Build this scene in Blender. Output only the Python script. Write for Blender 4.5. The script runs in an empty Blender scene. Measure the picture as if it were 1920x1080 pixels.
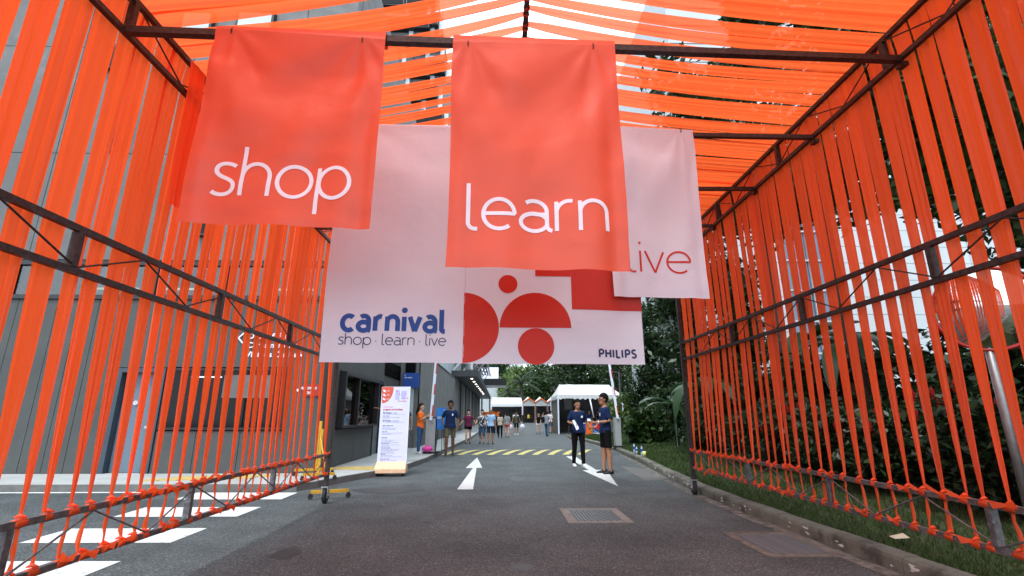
import bpy, math, random
import numpy as np
from mathutils import Vector, Matrix, noise
R = math.radians
random.seed(7); np.random.seed(7)
sc = bpy.context.scene
COL = sc.collection

# ------------------------------------------------------------------ camera
cd = bpy.data.cameras.new('camera'); cam = bpy.data.objects.new('camera', cd); COL.objects.link(cam)
cd.sensor_width = 36; cd.lens = 906 / 1920 * 36; cd.clip_start = .05; cd.clip_end = 2000
cam.location = (0, 0, 1.25); cam.rotation_euler = (R(90 + 14.837), 0, R(-1.345))
sc.camera = cam
# ------------------------------------------------------------------ world, sun, exposure
SUN_EL, SUN_ROT = 62, 200
w = bpy.data.worlds.new('World'); sc.world = w; w.use_nodes = True
nt = w.node_tree; nt.nodes.clear(); N = nt.nodes.new; K = nt.links.new
out = N('ShaderNodeOutputWorld'); bg = N('ShaderNodeBackground'); bg.inputs['Strength'].default_value = .12
sky = N('ShaderNodeTexSky'); sky.sky_type = 'NISHITA'; sky.sun_disc = False
sky.sun_elevation = R(SUN_EL); sky.sun_rotation = R(SUN_ROT); sky.air_density = 1.2; sky.dust_density = 2.5
tc = N('ShaderNodeTexCoord'); mp = N('ShaderNodeMapping'); mp.inputs['Scale'].default_value = (1, 1, 2.2)
nz = N('ShaderNodeTexNoise'); nz.inputs['Scale'].default_value = 2.2; nz.inputs['Detail'].default_value = 6; nz.inputs['Roughness'].default_value = .6
cr = N('ShaderNodeValToRGB'); cr.color_ramp.elements[0].position = .36; cr.color_ramp.elements[0].color = (.62,)*3 + (1,)
cr.color_ramp.elements[1].position = .52; cr.color_ramp.elements[1].color = (1, 1, 1, 1)
mx = N('ShaderNodeMix'); mx.data_type = 'RGBA'; mx.inputs[7].default_value = (10.6, 11.9, 13.2, 1)
K(tc.outputs['Generated'], mp.inputs['Vector']); K(mp.outputs['Vector'], nz.inputs['Vector']); K(nz.outputs['Fac'], cr.inputs['Fac'])
K(cr.outputs['Color'], mx.inputs[0]); K(sky.outputs['Color'], mx.inputs[6]); K(mx.outputs[2], bg.inputs['Color']); K(bg.outputs[0], out.inputs[0])
sd = bpy.data.lights.new('sun', 'SUN'); sd.energy = 1.5; sd.angle = R(14); sd.color = (1, .97, .94)
sun = bpy.data.objects.new('sun', sd); COL.objects.link(sun)
sun.rotation_euler = (R(90 - SUN_EL), 0, R(180 - SUN_ROT)); sun.location = (0, 0, 30)
sc.view_settings.view_transform = 'Standard'; sc.view_settings.look = 'None'
sc.view_settings.exposure = .9; sc.view_settings.gamma = 1; sc.view_settings.use_curve_mapping = False
sc.cycles.max_bounces = 8; sc.cycles.transparent_max_bounces = 24; sc.cycles.diffuse_bounces = 4; sc.cycles.transmission_bounces = 4

# ------------------------------------------------------------------ materials
MATS = {}
def newmat(name):
    m = bpy.data.materials.new(name); m.use_nodes = True; m.node_tree.nodes.clear(); MATS[name] = m
    return m, m.node_tree
def mat(name, col, rough=.7, var=.12, scale=6, bump=0, bscale=40, metal=0, spec=.4, detail=4, coord='Object', stain=None):
    """principled with noise-mottled colour and optional noise bump"""
    m, t = newmat(name); n = t.nodes.new; k = t.links.new
    o = n('ShaderNodeOutputMaterial'); p = n('ShaderNodeBsdfPrincipled'); k(p.outputs[0], o.inputs[0])
    p.inputs['Roughness'].default_value = rough; p.inputs['Metallic'].default_value = metal; p.inputs['Specular IOR Level'].default_value = spec
    c = n('ShaderNodeTexCoord'); z = n('ShaderNodeTexNoise'); z.inputs['Scale'].default_value = scale; z.inputs['Detail'].default_value = detail
    k(c.outputs[coord], z.inputs['Vector'])
    x = n('ShaderNodeMix'); x.data_type = 'RGBA'
    x.inputs[6].default_value = tuple(v * (1 - var) for v in col) + (1,); x.inputs[7].default_value = tuple(min(1, v * (1 + var)) for v in col) + (1,)
    rp = n('ShaderNodeMapRange'); rp.inputs[1].default_value = .3; rp.inputs[2].default_value = .7
    k(z.outputs['Fac'], rp.inputs[0]); k(rp.outputs[0], x.inputs[0]); last = x.outputs[2]
    if stain:
        sc_, scol, lo, hi = stain
        z2 = n('ShaderNodeTexNoise'); z2.inputs['Scale'].default_value = sc_; z2.inputs['Detail'].default_value = 8; z2.inputs['Roughness'].default_value = .65
        k(c.outputs[coord], z2.inputs['Vector'])
        r2 = n('ShaderNodeMapRange'); r2.inputs[1].default_value = lo; r2.inputs[2].default_value = hi; k(z2.outputs['Fac'], r2.inputs[0])
        x2 = n('ShaderNodeMix'); x2.data_type = 'RGBA'; k(r2.outputs[0], x2.inputs[0]); k(last, x2.inputs[6]); x2.inputs[7].default_value = tuple(scol) + (1,); last = x2.outputs[2]
    k(last, p.inputs['Base Color'])
    if bump:
        zb = n('ShaderNodeTexNoise'); zb.inputs['Scale'].default_value = bscale; zb.inputs['Detail'].default_value = 6; k(c.outputs[coord], zb.inputs['Vector'])
        b = n('ShaderNodeBump'); b.inputs['Strength'].default_value = bump; b.inputs['Distance'].default_value = .01
        k(zb.outputs['Fac'], b.inputs['Height']); k(b.outputs[0], p.inputs['Normal'])
    return m
def fabric(name, col, trans=.45, sheer=0., tcol=None, gloss=.05, bump=.15, bscale=9, rough=.45):
    """cloth: diffuse both ways, partly letting light and a little of the view through"""
    m, t = newmat(name); n = t.nodes.new; k = t.links.new
    o = n('ShaderNodeOutputMaterial'); d = n('ShaderNodeBsdfDiffuse'); tr = n('ShaderNodeBsdfTranslucent'); g = n('ShaderNodeBsdfGlossy')
    c = n('ShaderNodeTexCoord'); z = n('ShaderNodeTexNoise'); z.inputs['Scale'].default_value = 3; z.inputs['Detail'].default_value = 3; k(c.outputs['Object'], z.inputs[0])
    x = n('ShaderNodeMix'); x.data_type = 'RGBA'; x.inputs[6].default_value = tuple(v * .9 for v in col) + (1,); x.inputs[7].default_value = tuple(min(1, v * 1.06) for v in col) + (1,)
    k(z.outputs['Fac'], x.inputs[0]); k(x.outputs[2], d.inputs[0]); tr.inputs[0].default_value = tuple(tcol or col) + (1,)
    if 'ribbon' in name:   # each strip of cloth dyed and faded a little differently
        oi = n('ShaderNodeObjectInfo'); mr = n('ShaderNodeMapRange'); mr.inputs[3].default_value = .87; mr.inputs[4].default_value = 1.08; k(oi.outputs['Random'], mr.inputs[0])
        h1 = n('ShaderNodeHueSaturation'); k(mr.outputs[0], h1.inputs['Value']); k(x.outputs[2], h1.inputs['Color']); k(h1.outputs[0], d.inputs[0])
        h2 = n('ShaderNodeHueSaturation'); k(mr.outputs[0], h2.inputs['Value']); h2.inputs['Color'].default_value = tuple(tcol) + (1,); k(h2.outputs[0], tr.inputs[0])
    zb = n('ShaderNodeTexNoise'); zb.inputs['Scale'].default_value = bscale; zb.inputs['Detail'].default_value = 5; k(c.outputs['Object'], zb.inputs[0])
    b = n('ShaderNodeBump'); b.inputs['Strength'].default_value = bump; b.inputs['Distance'].default_value = .02; k(zb.outputs['Fac'], b.inputs['Height'])
    for q in (d, tr, g): k(b.outputs[0], q.inputs['Normal'])
    g.inputs['Roughness'].default_value = rough; g.inputs[0].default_value = (1, 1, 1, 1)
    m1 = n('ShaderNodeMixShader'); m1.inputs[0].default_value = trans; k(d.outputs[0], m1.inputs[1]); k(tr.outputs[0], m1.inputs[2])
    m2 = n('ShaderNodeMixShader'); m2.inputs[0].default_value = gloss; k(m1.outputs[0], m2.inputs[1]); k(g.outputs[0], m2.inputs[2]); last = m2.outputs[0]
    if sheer:
        tp = n('ShaderNodeBsdfTransparent'); tp.inputs[0].default_value = (1, .42, .3, 1)
        m3 = n('ShaderNodeMixShader'); m3.inputs[0].default_value = sheer; k(last, m3.inputs[1]); k(tp.outputs[0], m3.inputs[2]); last = m3.outputs[0]
    k(last, o.inputs[0]); return m
def leafmat(name, col, var=.45, trans=.3, rough=.45, col2=None):
    m, t = newmat(name); n = t.nodes.new; k = t.links.new
    o = n('ShaderNodeOutputMaterial'); p = n('ShaderNodeBsdfPrincipled'); p.inputs['Roughness'].default_value = rough; p.inputs['Specular IOR Level'].default_value = .4
    tr = n('ShaderNodeBsdfTranslucent'); ge = n('ShaderNodeNewGeometry'); x = n('ShaderNodeMix'); x.data_type = 'RGBA'
    x.inputs[6].default_value = tuple(v * (1 - var) for v in col) + (1,); x.inputs[7].default_value = tuple(col2 or [v * (1 + var) for v in col]) + (1,)
    k(ge.outputs['Random Per Island'], x.inputs[0]); k(x.outputs[2], p.inputs['Base Color']); k(x.outputs[2], tr.inputs[0])
    mm = n('ShaderNodeMixShader'); mm.inputs[0].default_value = trans; k(p.outputs[0], mm.inputs[1]); k(tr.outputs[0], mm.inputs[2]); k(mm.outputs[0], o.inputs[0]); return m
def glass(name, tint=(.35, .4, .42), refl=.5, rough=.02):
    m, t = newmat(name); n = t.nodes.new; k = t.links.new
    o = n('ShaderNodeOutputMaterial'); tp = n('ShaderNodeBsdfTransparent'); tp.inputs[0].default_value = tint + (1,); g = n('ShaderNodeBsdfGlossy'); g.inputs['Roughness'].default_value = rough
    f = n('ShaderNodeFresnel'); f.inputs[0].default_value = 1.5; ad = n('ShaderNodeMath'); ad.operation = 'MULTIPLY_ADD'; ad.inputs[1].default_value = 1 - refl * .3; ad.inputs[2].default_value = refl * .12
    k(f.outputs[0], ad.inputs[0]); mm = n('ShaderNodeMixShader'); k(ad.outputs[0], mm.inputs[0]); k(tp.outputs[0], mm.inputs[1]); k(g.outputs[0], mm.inputs[2]); k(mm.outputs[0], o.inputs[0]); return m
def emit(name, col, s):
    m, t = newmat(name); o = t.nodes.new('ShaderNodeOutputMaterial'); e = t.nodes.new('ShaderNodeEmission'); e.inputs[0].default_value = col + (1,); e.inputs[1].default_value = s; t.links.new(e.outputs[0], o.inputs[0]); return m

RIB = fabric('ribbon_orange', (1, .13, .026), trans=.5, sheer=.05, tcol=(1, .115, .02), gloss=.03, bump=.1, bscale=14)
RIBR = fabric('ribbon_roof_orange', (.95, .135, .03), trans=.55, sheer=.2, tcol=(1, .14, .032), gloss=.03, bump=.1, bscale=14)
SAL = fabric('banner_orange', (.7, .11, .055), trans=.14, gloss=.035, bump=.5, bscale=4, tcol=(.9, .1, .04))
WHT = fabric('banner_white', (.72, .84, 1.0), trans=.25, gloss=.05, bump=.45, bscale=4, tcol=(.6, .66, .82))
PRW = mat('print_white', (.72, .8, .92), .5, .02)
PRB = mat('print_blue', (.006, .07, .33), .5, .03)
PRD = mat('print_navy', (.02, .035, .13), .5, .03)
PRR = mat('print_red', (.5, .02, .007), .5, .04)
STEEL = mat('rusty_dark_steel', (.034, .03, .03), .5, .5, 30, .3, 90, metal=.3, stain=(22, (.1, .065, .05), .6, .78))
GALV = mat('grey_steel', (.13, .13, .135), .45, .4, 25, .2, 80, metal=.5, stain=(30, (.3, .3, .3), .58, .7))
CHROME = mat('zinc_plated_steel', (.5, .5, .52), .3, .15, 20, metal=.9)
RUBBER = mat('black_rubber', (.015, .015, .016), .7, .2, 20)
YEL = mat('yellow_paint', (.5, .28, .015), .45, .15, 20)
DARK = mat('black_metal', (.012, .013, .015), .4, .2, 10)
WALLD = mat('dark_grey_wall', (.062, .067, .066), .75, .12, 1.6, .25, 55, stain=(1.1, (.048, .051, .05), .55, .8))
WALLL = mat('light_grey_wall', (.15, .155, .152), .8, .12, 2.2, .3, 45, stain=(.8, (.11, .115, .11), .5, .8))
CLAD = mat('grey_cladding', (.12, .124, .124), .7, .18, 3.5, .3, 60, stain=(.35, (.095, .1, .1), .45, .7))
PALE = mat('pale_blue_wall', (.42, .5, .53), .6, .06, 2)
WHB = mat('white_wall', (.4, .44, .46), .5, .04, .8)
WINK = mat('dark_glass', (.005, .006, .007), .08, .2, .6, spec=.18)
WINB = mat('blue_glass', (.05, .1, .16), .08, .25, .5, spec=.8)
GLS = glass('window_glass'); DOORB = mat('blue_grey_door', (.11, .155, .2), .5, .08, 2); DOORF = mat('dark_blue_frame', (.035, .055, .075), .5, .08, 2)
BLUES = mat('blue_sign_paint', (.012, .07, .33), .45, .05); REDS = mat('red_sign_paint', (.6, .02, .015), .45, .05)
EASELB = mat('light_blue_poster', (.02, .2, .62), .5, .2, 2.5)
TENT = fabric('tent_canvas', (.82, .85, .86), trans=.3, gloss=.04, bump=.3, bscale=4, tcol=(.7, .72, .72))
TENTG = fabric('grey_mesh_cloth', (.16, .15, .14), trans=.2, bump=.4, bscale=12)
CONC = mat('concrete', (.15, .15, .12), .85, .2, 7, .5, 60, stain=(3.5, (.06, .058, .048), .46, .62))
PAVE = mat('pavement_concrete', (.33, .35, .345), .8, .08, 3, .2, 50, stain=(.9, (.26, .28, .275), .5, .8))
TACT = mat('yellow_tactile', (.42, .32, .11), .8, .12, 20)
PAINTW = mat('white_road_paint', (.52, .55, .54), .7, .08, 9, .4, 120, stain=(14, (.2, .21, .21), .54, .72))
PAINTY = mat('yellow_road_paint', (.5, .43, .14), .7, .08, 9, .3, 120, stain=(11, (.2, .19, .12), .5, .7))
IRON = mat('cast_iron', (.075, .08, .085), .45, .3, 20, .3, 90, metal=.5)
WOOD = mat('light_wood', (.68, .46, .29), .5, .1, 14)
BARK = mat('bark', (.05, .038, .028), .9, .4, 12, .8, 30)
SOIL = mat('soil', (.03, .022, .014), .95, .3, 8)

def asphalt():
    m, t = newmat('asphalt'); n = t.nodes.new; k = t.links.new
    o = n('ShaderNodeOutputMaterial'); p = n('ShaderNodeBsdfPrincipled'); k(p.outputs[0], o.inputs[0]); p.inputs['Roughness'].default_value = .78; p.inputs['Specular IOR Level'].default_value = .35
    c = n('ShaderNodeTexCoord')
    v = n('ShaderNodeTexVoronoi'); v.inputs['Scale'].default_value = 105; k(c.outputs['Object'], v.inputs[0])
    z = n('ShaderNodeTexNoise'); z.inputs['Scale'].default_value = 1.1; z.inputs['Detail'].default_value = 7; z.inputs['Roughness'].default_value = .6; k(c.outputs['Object'], z.inputs[0])
    z3 = n('ShaderNodeTexNoise'); z3.inputs['Scale'].default_value = 130; z3.inputs['Detail'].default_value = 2; k(c.outputs['Object'], z3.inputs[0])
    sp = n('ShaderNodeSeparateColor'); k(v.outputs['Color'], sp.inputs[0])
    r = n('ShaderNodeValToRGB'); e = r.color_ramp.elements; e[0].position = 0; e[0].color = (.03, .037, .039, 1); e[1].position = 1; e[1].color = (.18, .205, .21, 1)
    q = e.new(.5); q.color = (.048, .058, .061, 1); q = e.new(.84); q.color = (.07, .083, .087, 1); k(sp.outputs[0], r.inputs[0])
    ml = n('ShaderNodeMapRange'); ml.inputs[1].default_value = .3; ml.inputs[2].default_value = .72; ml.inputs[3].default_value = .66; ml.inputs[4].default_value = 1.3; k(z.outputs['Fac'], ml.inputs[0])
    mm = n('ShaderNodeMix'); mm.data_type = 'RGBA'; mm.blend_type = 'MULTIPLY'; mm.inputs[0].default_value = 1; k(r.outputs[0], mm.inputs[6])
    cb = n('ShaderNodeCombineColor'); [k(ml.outputs[0], cb.inputs[i]) for i in range(3)]; k(cb.outputs[0], mm.inputs[7]); k(mm.outputs[2], p.inputs['Base Color'])
    b = n('ShaderNodeBump'); b.inputs['Strength'].default_value = .7; b.inputs['Distance'].default_value = .006; k(z3.outputs['Fac'], b.inputs['Height']); k(b.outputs[0], p.inputs['Normal'])
    return m
ASPH = asphalt()
GRASSG = mat('grass_ground', (.035, .05, .018), .9, .35, 3, .4, 60, stain=(1.5, (.06, .045, .022), .5, .75))
GRASSB = leafmat('grass_blades', (.045, .085, .02), .45, .3, .5)
LEAFD = leafmat('dark_leaves', (.02, .043, .013), .5, .25, .4)
LEAFM = leafmat('mid_leaves', (.036, .075, .02), .5, .3, .4)
LEAFS = leafmat('shrub_leaves', (.02, .04, .014), .5, .25, .45)
LEAFL = leafmat('light_leaves', (.09, .15, .025), .4, .35, .45)
LEAFY = leafmat('yellow_green_leaves', (.14, .16, .02), .4, .35, .45)
BANA = leafmat('banana_leaf', (.035, .075, .03), .3, .3, .35)
REDF = leafmat('red_flower', (.28, .012, .014), .3, .2, .5)

# ------------------------------------------------------------------ mesh helpers
class MB:
    def __init__(s): s.v = []; s.f = []; s.m = []
    def add(s, vs, fs, mi=0):
        b = len(s.v); s.v += [tuple(map(float, v)) for v in vs]; s.f += [tuple(b + i for i in f) for f in fs]; s.m += [mi] * len(fs); return s
    def box(s, a, b, mi=0):
        x0, y0, z0 = a; x1, y1, z1 = b
        return s.add([(x0,y0,z0),(x1,y0,z0),(x1,y1,z0),(x0,y1,z0),(x0,y0,z1),(x1,y0,z1),(x1,y1,z1),(x0,y1,z1)],
                     [(0,3,2,1),(4,5,6,7),(0,1,5,4),(1,2,6,5),(2,3,7,6),(3,0,4,7)], mi)
    def bar(s, p, q, wd, hd=None, up=(0, 0, 1), mi=0):
        p = Vector(p); q = Vector(q); d = (q - p).normalized(); up = Vector(up)
        if abs(d.dot(up)) > .95: up = Vector((1, 0, 0))
        a = d.cross(up).normalized() * wd / 2; c = a.cross(d).normalized() * (hd or wd) / 2
        return s.add([p-a-c, p+a-c, p+a+c, p-a+c, q-a-c, q+a-c, q+a+c, q-a+c], [(0,1,2,3)[::-1],(4,5,6,7)[::-1],(0,4,5,1)[::-1],(1,5,6,2)[::-1],(2,6,7,3)[::-1],(3,7,4,0)[::-1]], mi)
    def tube(s, pts, rad, n=8, caps=True, mi=0):
        pts = [Vector(p) for p in pts]
        if not isinstance(rad, (list, tuple)): rad = [rad] * len(pts)
        ref = Vector((.13, .21, .97)); vs = []; fs = []
        for i, p in enumerate(pts):
            d = (pts[min(i+1, len(pts)-1)] - pts[max(i-1, 0)])
            if d.length < 1e-9: d = Vector((0, 0, 1))
            d.normalize(); r0 = ref if abs(d.dot(ref)) < .92 else Vector((1, .1, 0)); a = d.cross(r0).normalized(); b = d.cross(a)
            rr = rad[i]; ra, rb = rr if isinstance(rr, (tuple, list)) else (rr, rr)
            vs += [p + a * ra * math.cos(2*math.pi*j/n) + b * rb * math.sin(2*math.pi*j/n) for j in range(n)]
        for i in range(len(pts) - 1):
            fs += [(i*n+j, i*n+(j+1) % n, (i+1)*n+(j+1) % n, (i+1)*n+j) for j in range(n)]
        if caps: fs += [tuple(range(n))[::-1], tuple((len(pts)-1)*n + j for j in range(n))]
        return s.add(vs, fs, mi)
    def ell(s, c, r, n=12, m=8, mi=0, fn=None):
        c = Vector(c); vs = []; fs = []
        for i in range(m + 1):
            th = math.pi * i / m
            for j in range(n):
                ph = 2*math.pi*j/n; u = Vector((math.sin(th)*math.cos(ph), math.sin(th)*math.sin(ph), math.cos(th)))
                kx = fn(u) if fn else 1; vs.append((c.x+u.x*r[0]*kx, c.y+u.y*r[1]*kx, c.z+u.z*r[2]*kx))
        for i in range(m): fs += [(i*n+j, (i+1)*n+j, (i+1)*n+(j+1) % n, i*n+(j+1) % n) for j in range(n)]
        return s.add(vs, fs, mi)
    def loft(s, rings, n=14, mi=0):
        """rings: (x,y,z,rx,ry) stacked along z"""
        vs = []; fs = []
        for (x, y, z, rx, ry) in rings:
            for j in range(n):
                a = 2*math.pi*j/n; ca, sa = math.cos(a), math.sin(a)
                vs.append((x + rx*math.copysign(abs(ca)**.8, ca), y + ry*math.copysign(abs(sa)**.8, sa), z))
        for i in range(len(rings)-1): fs += [(i*n+j, i*n+(j+1) % n, (i+1)*n+(j+1) % n, (i+1)*n+j) for j in range(n)]
        fs += [tuple(range(n))[::-1], tuple((len(rings)-1)*n+j for j in range(n))]
        return s.add(vs, fs, mi)
    def grid(s, P, mi=0):
        """P[i][j] points"""
        a = len(P); b = len(P[0]); return s.add([p for r in P for p in r], [(i*b+j, i*b+j+1, (i+1)*b+j+1, (i+1)*b+j) for i in range(a-1) for j in range(b-1)], mi)
    def prism(s, poly, z0, z1, mi=0):
        n = len(poly); return s.add([(x, y, z0) for x, y in poly] + [(x, y, z1) for x, y in poly],
            [tuple(range(n))[::-1], tuple(n+i for i in range(n))] + [(i, (i+1) % n, n+(i+1) % n, n+i) for i in range(n)], mi)
    def mesh(s, name, mats, smooth=False):
        me = bpy.data.meshes.new(name); me.from_pydata(s.v, [], s.f)
        for m in (mats if isinstance(mats, (list, tuple)) else [mats]): me.materials.append(m)
        if any(s.m): me.polygons.foreach_set('material_index', s.m)
        if smooth: me.polygons.foreach_set('use_smooth', [True] * len(me.polygons))
        me.update(); return me
def put(name, me, parent=None, loc=None, rot=None, world=True):
    o = bpy.data.objects.new(name, me); COL.objects.link(o)
    if loc is not None: o.location = loc
    if rot is not None: o.rotation_euler = rot
    if parent is not None:
        o.parent = parent
        if world: o.matrix_parent_inverse = parent.matrix_basis.inverted()
    return o
def tag(o, label=None, cat=None, group=None, kind=None):
    if label: o['label'] = label
    if cat: o['category'] = cat
    if group: o['group'] = group
    if kind: o['kind'] = kind
    return o
def thing(name, label, cat, loc=(0, 0, 0), rz=0, group=None, scale=1):
    o = bpy.data.objects.new(name, None); COL.objects.link(o); o.empty_display_size = .2
    o.location = loc; o.rotation_euler = (0, 0, rz); o.scale = (scale,)*3
    o.matrix_basis = Matrix.LocRotScale(Vector(loc), Matrix.Rotation(rz, 3, 'Z'), Vector((scale,)*3))
    return tag(o, label, cat, group)
def part(name, mb, m, parent, smooth=False, world=True):
    return put(name, mb.mesh(name, m, smooth), parent, world=world)
def structure(name, mb, m, smooth=False): return tag(put(name, mb.mesh(name, m, smooth)), kind='structure')
def remesh(mb, name, m, vox=.012, smooth=3):
    me = mb.mesh('tmp', m); o = bpy.data.objects.new('tmp', me); COL.objects.link(o)
    r = o.modifiers.new('r', 'REMESH'); r.mode = 'VOXEL'; r.voxel_size = vox; r.use_smooth_shade = True
    s = o.modifiers.new('s', 'SMOOTH'); s.iterations = smooth; s.factor = .5
    dg = bpy.context.evaluated_depsgraph_get(); me2 = bpy.data.meshes.new_from_object(o.evaluated_get(dg)); me2.name = name
    bpy.data.objects.remove(o); bpy.data.meshes.remove(me)
    me2.materials.clear(); me2.materials.append(m)
    me2.polygons.foreach_set('use_smooth', [True]*len(me2.polygons)); return me2
def leaves(name, m, C, size, up=.4, asp=.45, size_var=.4, fold=.15):
    """scatter leaf-shaped quads at centres C (n,3)"""
    n = len(C); d = np.random.normal(size=(n, 3)); d /= np.linalg.norm(d, axis=1)[:, None]
    nn = np.random.normal(size=(n, 3)); nn[:, 2] += up * 3; nn /= np.linalg.norm(nn, axis=1)[:, None]
    a = np.cross(nn, d); a /= np.linalg.norm(a, axis=1)[:, None] + 1e-9; l = np.cross(a, nn)
    s = (size * (1 + size_var * (np.random.rand(n) * 2 - 1)))[:, None]
    V = np.stack([C - l*s*.5, C + a*s*asp*.5 - nn*s*fold*0, C + l*s*.5 - nn*s*fold, C - a*s*asp*.5], 1).reshape(-1, 3)
    me = bpy.data.meshes.new(name); me.vertices.add(4*n); me.loops.add(4*n); me.polygons.add(n)
    me.vertices.foreach_set('co', V.astype(np.float32).ravel()); me.loops.foreach_set('vertex_index', np.arange(4*n, dtype=np.int32))
    me.polygons.foreach_set('loop_start', np.arange(0, 4*n, 4, dtype=np.int32)); me.materials.append(m); me.update(calc_edges=True); return me
def clumps(c, r, k, n, cr, shell=.55):
    """n points in k clumps of radius cr inside ellipsoid c, r"""
    u = np.random.normal(size=(k, 3)); u /= np.linalg.norm(u, axis=1)[:, None]
    cc = np.array(c) + u * (shell + (1-shell)*np.random.rand(k, 1)) * np.array(r)
    i = np.random.randint(0, k, n); g = np.random.normal(size=(n, 3)); g /= np.linalg.norm(g, axis=1)[:, None]
    return cc[i] + g * (np.random.rand(n, 1)**.5) * cr * (.6 + .8*np.random.rand(k, 1))[i] * np.array([1, 1, .75])

# ------------------------------------------------------------------ SETTING: ground
structure('ground', MB().add([(-400,-60,-.03),(400,-60,-.03),(400,700,-.03),(-400,700,-.03)], [(0,1,2,3)]), mat('far_ground', (.1, .1, .09), .9, .2, .3))
structure('road', MB().add([(-30,-12,0),(3.5,-12,0),(3.5,9,0),(4.2,14,0),(4.6,21,0),(4.6,28,0),(14,31.2,0),(14,150,0),(-30,150,0)], [tuple(range(9))]), ASPH)
pv = [(-26,9.06),(-3.5,9.02),(-3.3,9.4),(-3.07,10.1),(-2.66,11.1),(-2.3,12.3),(-2.08,14.5),(-1.99,17.7),(-1.66,27.3),(-1.5,60),(-1.5,150),(-26,150)]
structure('pavement', MB().prism(pv, -.02, .12), PAVE)
mb = MB()
for a, b in zip(pv[:9], pv[1:10]):
    mb.bar((a[0], a[1]-.015, .055), (b[0]+.012, b[1]-.015, .055), .03, .12)
structure('pavement_kerb', mb, mat('kerb_dark', (.12, .12, .115), .85, .2, 6))
# tactile strip: separate studs tiles as one band of tiles
tp = thing('tactile_paving', 'yellow tactile paving strip crossing the left pavement beside the dark grey building', 'tactile paving', (-3.0, 11.3, .12))
tm = MB().box((-.145,-.145,0),(.145,.145,.012))
for i in range(4):
    for j in range(4): tm.tube([(-.11+.073*i,-.11+.073*j,.011),(-.11+.073*i,-.11+.073*j,.018)], [.022,.014], 6)
tm = tm.mesh('tile', TACT)
for i in range(4):
    for j in range(2): put('tile', tm, tp, (-3.75+.3*i+.18*j, 11.42+.3*j-.03*i, .12))
for i in range(6):
    for j in range(2): put('tile', tm, tp, (-6.3+.3*i+.3*j, 9.55+.3*j+.06*i, .12))

# right kerb: precast kerbstones
kp = [(3.29,-2),(3.29,2.2),(3.28,4.3),(3.25,7),(3.32,8.8),(3.55,11.2),(3.86,14),(4.15,17.5),(4.29,21),(4.24,25.5),(3.95,28),(3.9,29),(4.2,30.2),(5,30.8),(9,31)]
def resample(P, step):
    o = [Vector(P[0])]; acc = 0
    for a, b in zip(P[:-1], P[1:]):
        a = Vector(a); b = Vector(b); L = (b-a).length; t = step - acc
        while t <= L: o.append(a + (b-a)*t/L); t += step
        acc = L - (t - step)
    return o
KB = resample(kp, .9)
kerb = bpy.data.objects.new('kerb', None); COL.objects.link(kerb); tag(kerb, kind='structure')
for i, (a, b) in enumerate(zip(KB[:-1], KB[1:])):
    d = (b-a).normalized(); nrm = Vector((d.y, -d.x)); m_ = MB(); a2 = a + d*.004; b2 = b - d*.004; j = random.uniform(-.006, .006)
    prof = [(0,-.03),(.0,.1+j),(.012,.128+j),(.03,.14+j),(.15,.145+j),(.165,.13+j),(.165,-.03)]
    P = [[tuple((q + nrm*px)) + (pz + .004*noise.noise(Vector((q.x*3, q.y*3, px*20))),) for px, pz in prof] for q in (a2, (a2+b2)/2, b2)]
    m_.grid(P); n_ = len(prof); m_.add([P[0][k_] for k_ in range(n_)], [tuple(range(n_))]); m_.add([P[2][k_] for k_ in range(n_)], [tuple(range(n_))[::-1]])
    part('kerbstone', m_, CONC, kerb)
mb = MB(); G1 = [(q[0]-.02-.0*i, q[1]) for i, q in enumerate(kp)]
P = []
for a, b in zip(KB[:-1], KB[1:]):
    d = (b-a).normalized(); nrm = Vector((d.y, -d.x)); P.append([tuple(a - nrm*.17) + (.004,), tuple(a - nrm*.0) + (.006,)])
structure('gutter', mb.grid(P), mat('gutter_concrete', (.15, .145, .13), .9, .3, 9, .6, 50, stain=(6, (.05, .048, .042), .42, .58)))
# peeled white paint patches on the kerb
mb = MB()
for q0, n_ in ((8.9, 12), (10.6, 18), (12.2, 12), (5.6, 5), (7.2, 9), (4.6, 6)):
    for k_ in range(n_):
        yy = q0 + random.uniform(-.5, .5); i = max(k for k in range(len(kp)-1) if kp[k][1] <= yy); t_ = (yy-kp[i][1])/(kp[i+1][1]-kp[i][1])
        xx = kp[i][0] + t_*(kp[i+1][0]-kp[i][0]) - .003; zz = random.uniform(.04, .1); s_ = random.uniform(.012, .04)
        nn_ = 7; mb.add([(xx-.001, yy + s_*1.9*random.uniform(.3, 1)*math.cos(a_*6.283/nn_), zz + s_*.55*random.uniform(.3, 1)*math.sin(a_*6.283/nn_)) for a_ in range(nn_)], [tuple(range(nn_))])
tag(put('peeling_paint', mb.mesh('peeling_paint', PAINTW)), kind='structure')

# grass bank
def kx(y):
    i = 0
    while i < len(kp)-2 and kp[i+1][1] < y: i += 1
    t_ = (y-kp[i][1])/(kp[i+1][1]-kp[i][1]+1e-6); return kp[i][0] + max(0, min(1, t_))*(kp[i+1][0]-kp[i][0])
def gz(x, y):
    d = x - kx(min(y, 28)); return .12 + .06*max(0, min(d, 6))**1.1 + .03*noise.noise(Vector((x*.8, y*.8, 3)))*min(1, max(0, d))
P = []
for i in range(70):
    y = -3 + i*.5; x0 = kx(min(y, 28.5)) + .15; P.append([(x0 + (j/24)**1.6*18, y, gz(x0+(j/24)**1.6*18, y)) for j in range(25)])
structure('grass_bank', MB().grid([r[::-1] for r in P][::-1]), GRASSG, True)
n = 60000
y = np.random.rand(n)**1.5*27 + 2.2; x = np.array([kx(q) for q in y]) + .16 + np.random.rand(n)**1.4*(1.2 + y*.14)
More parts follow.
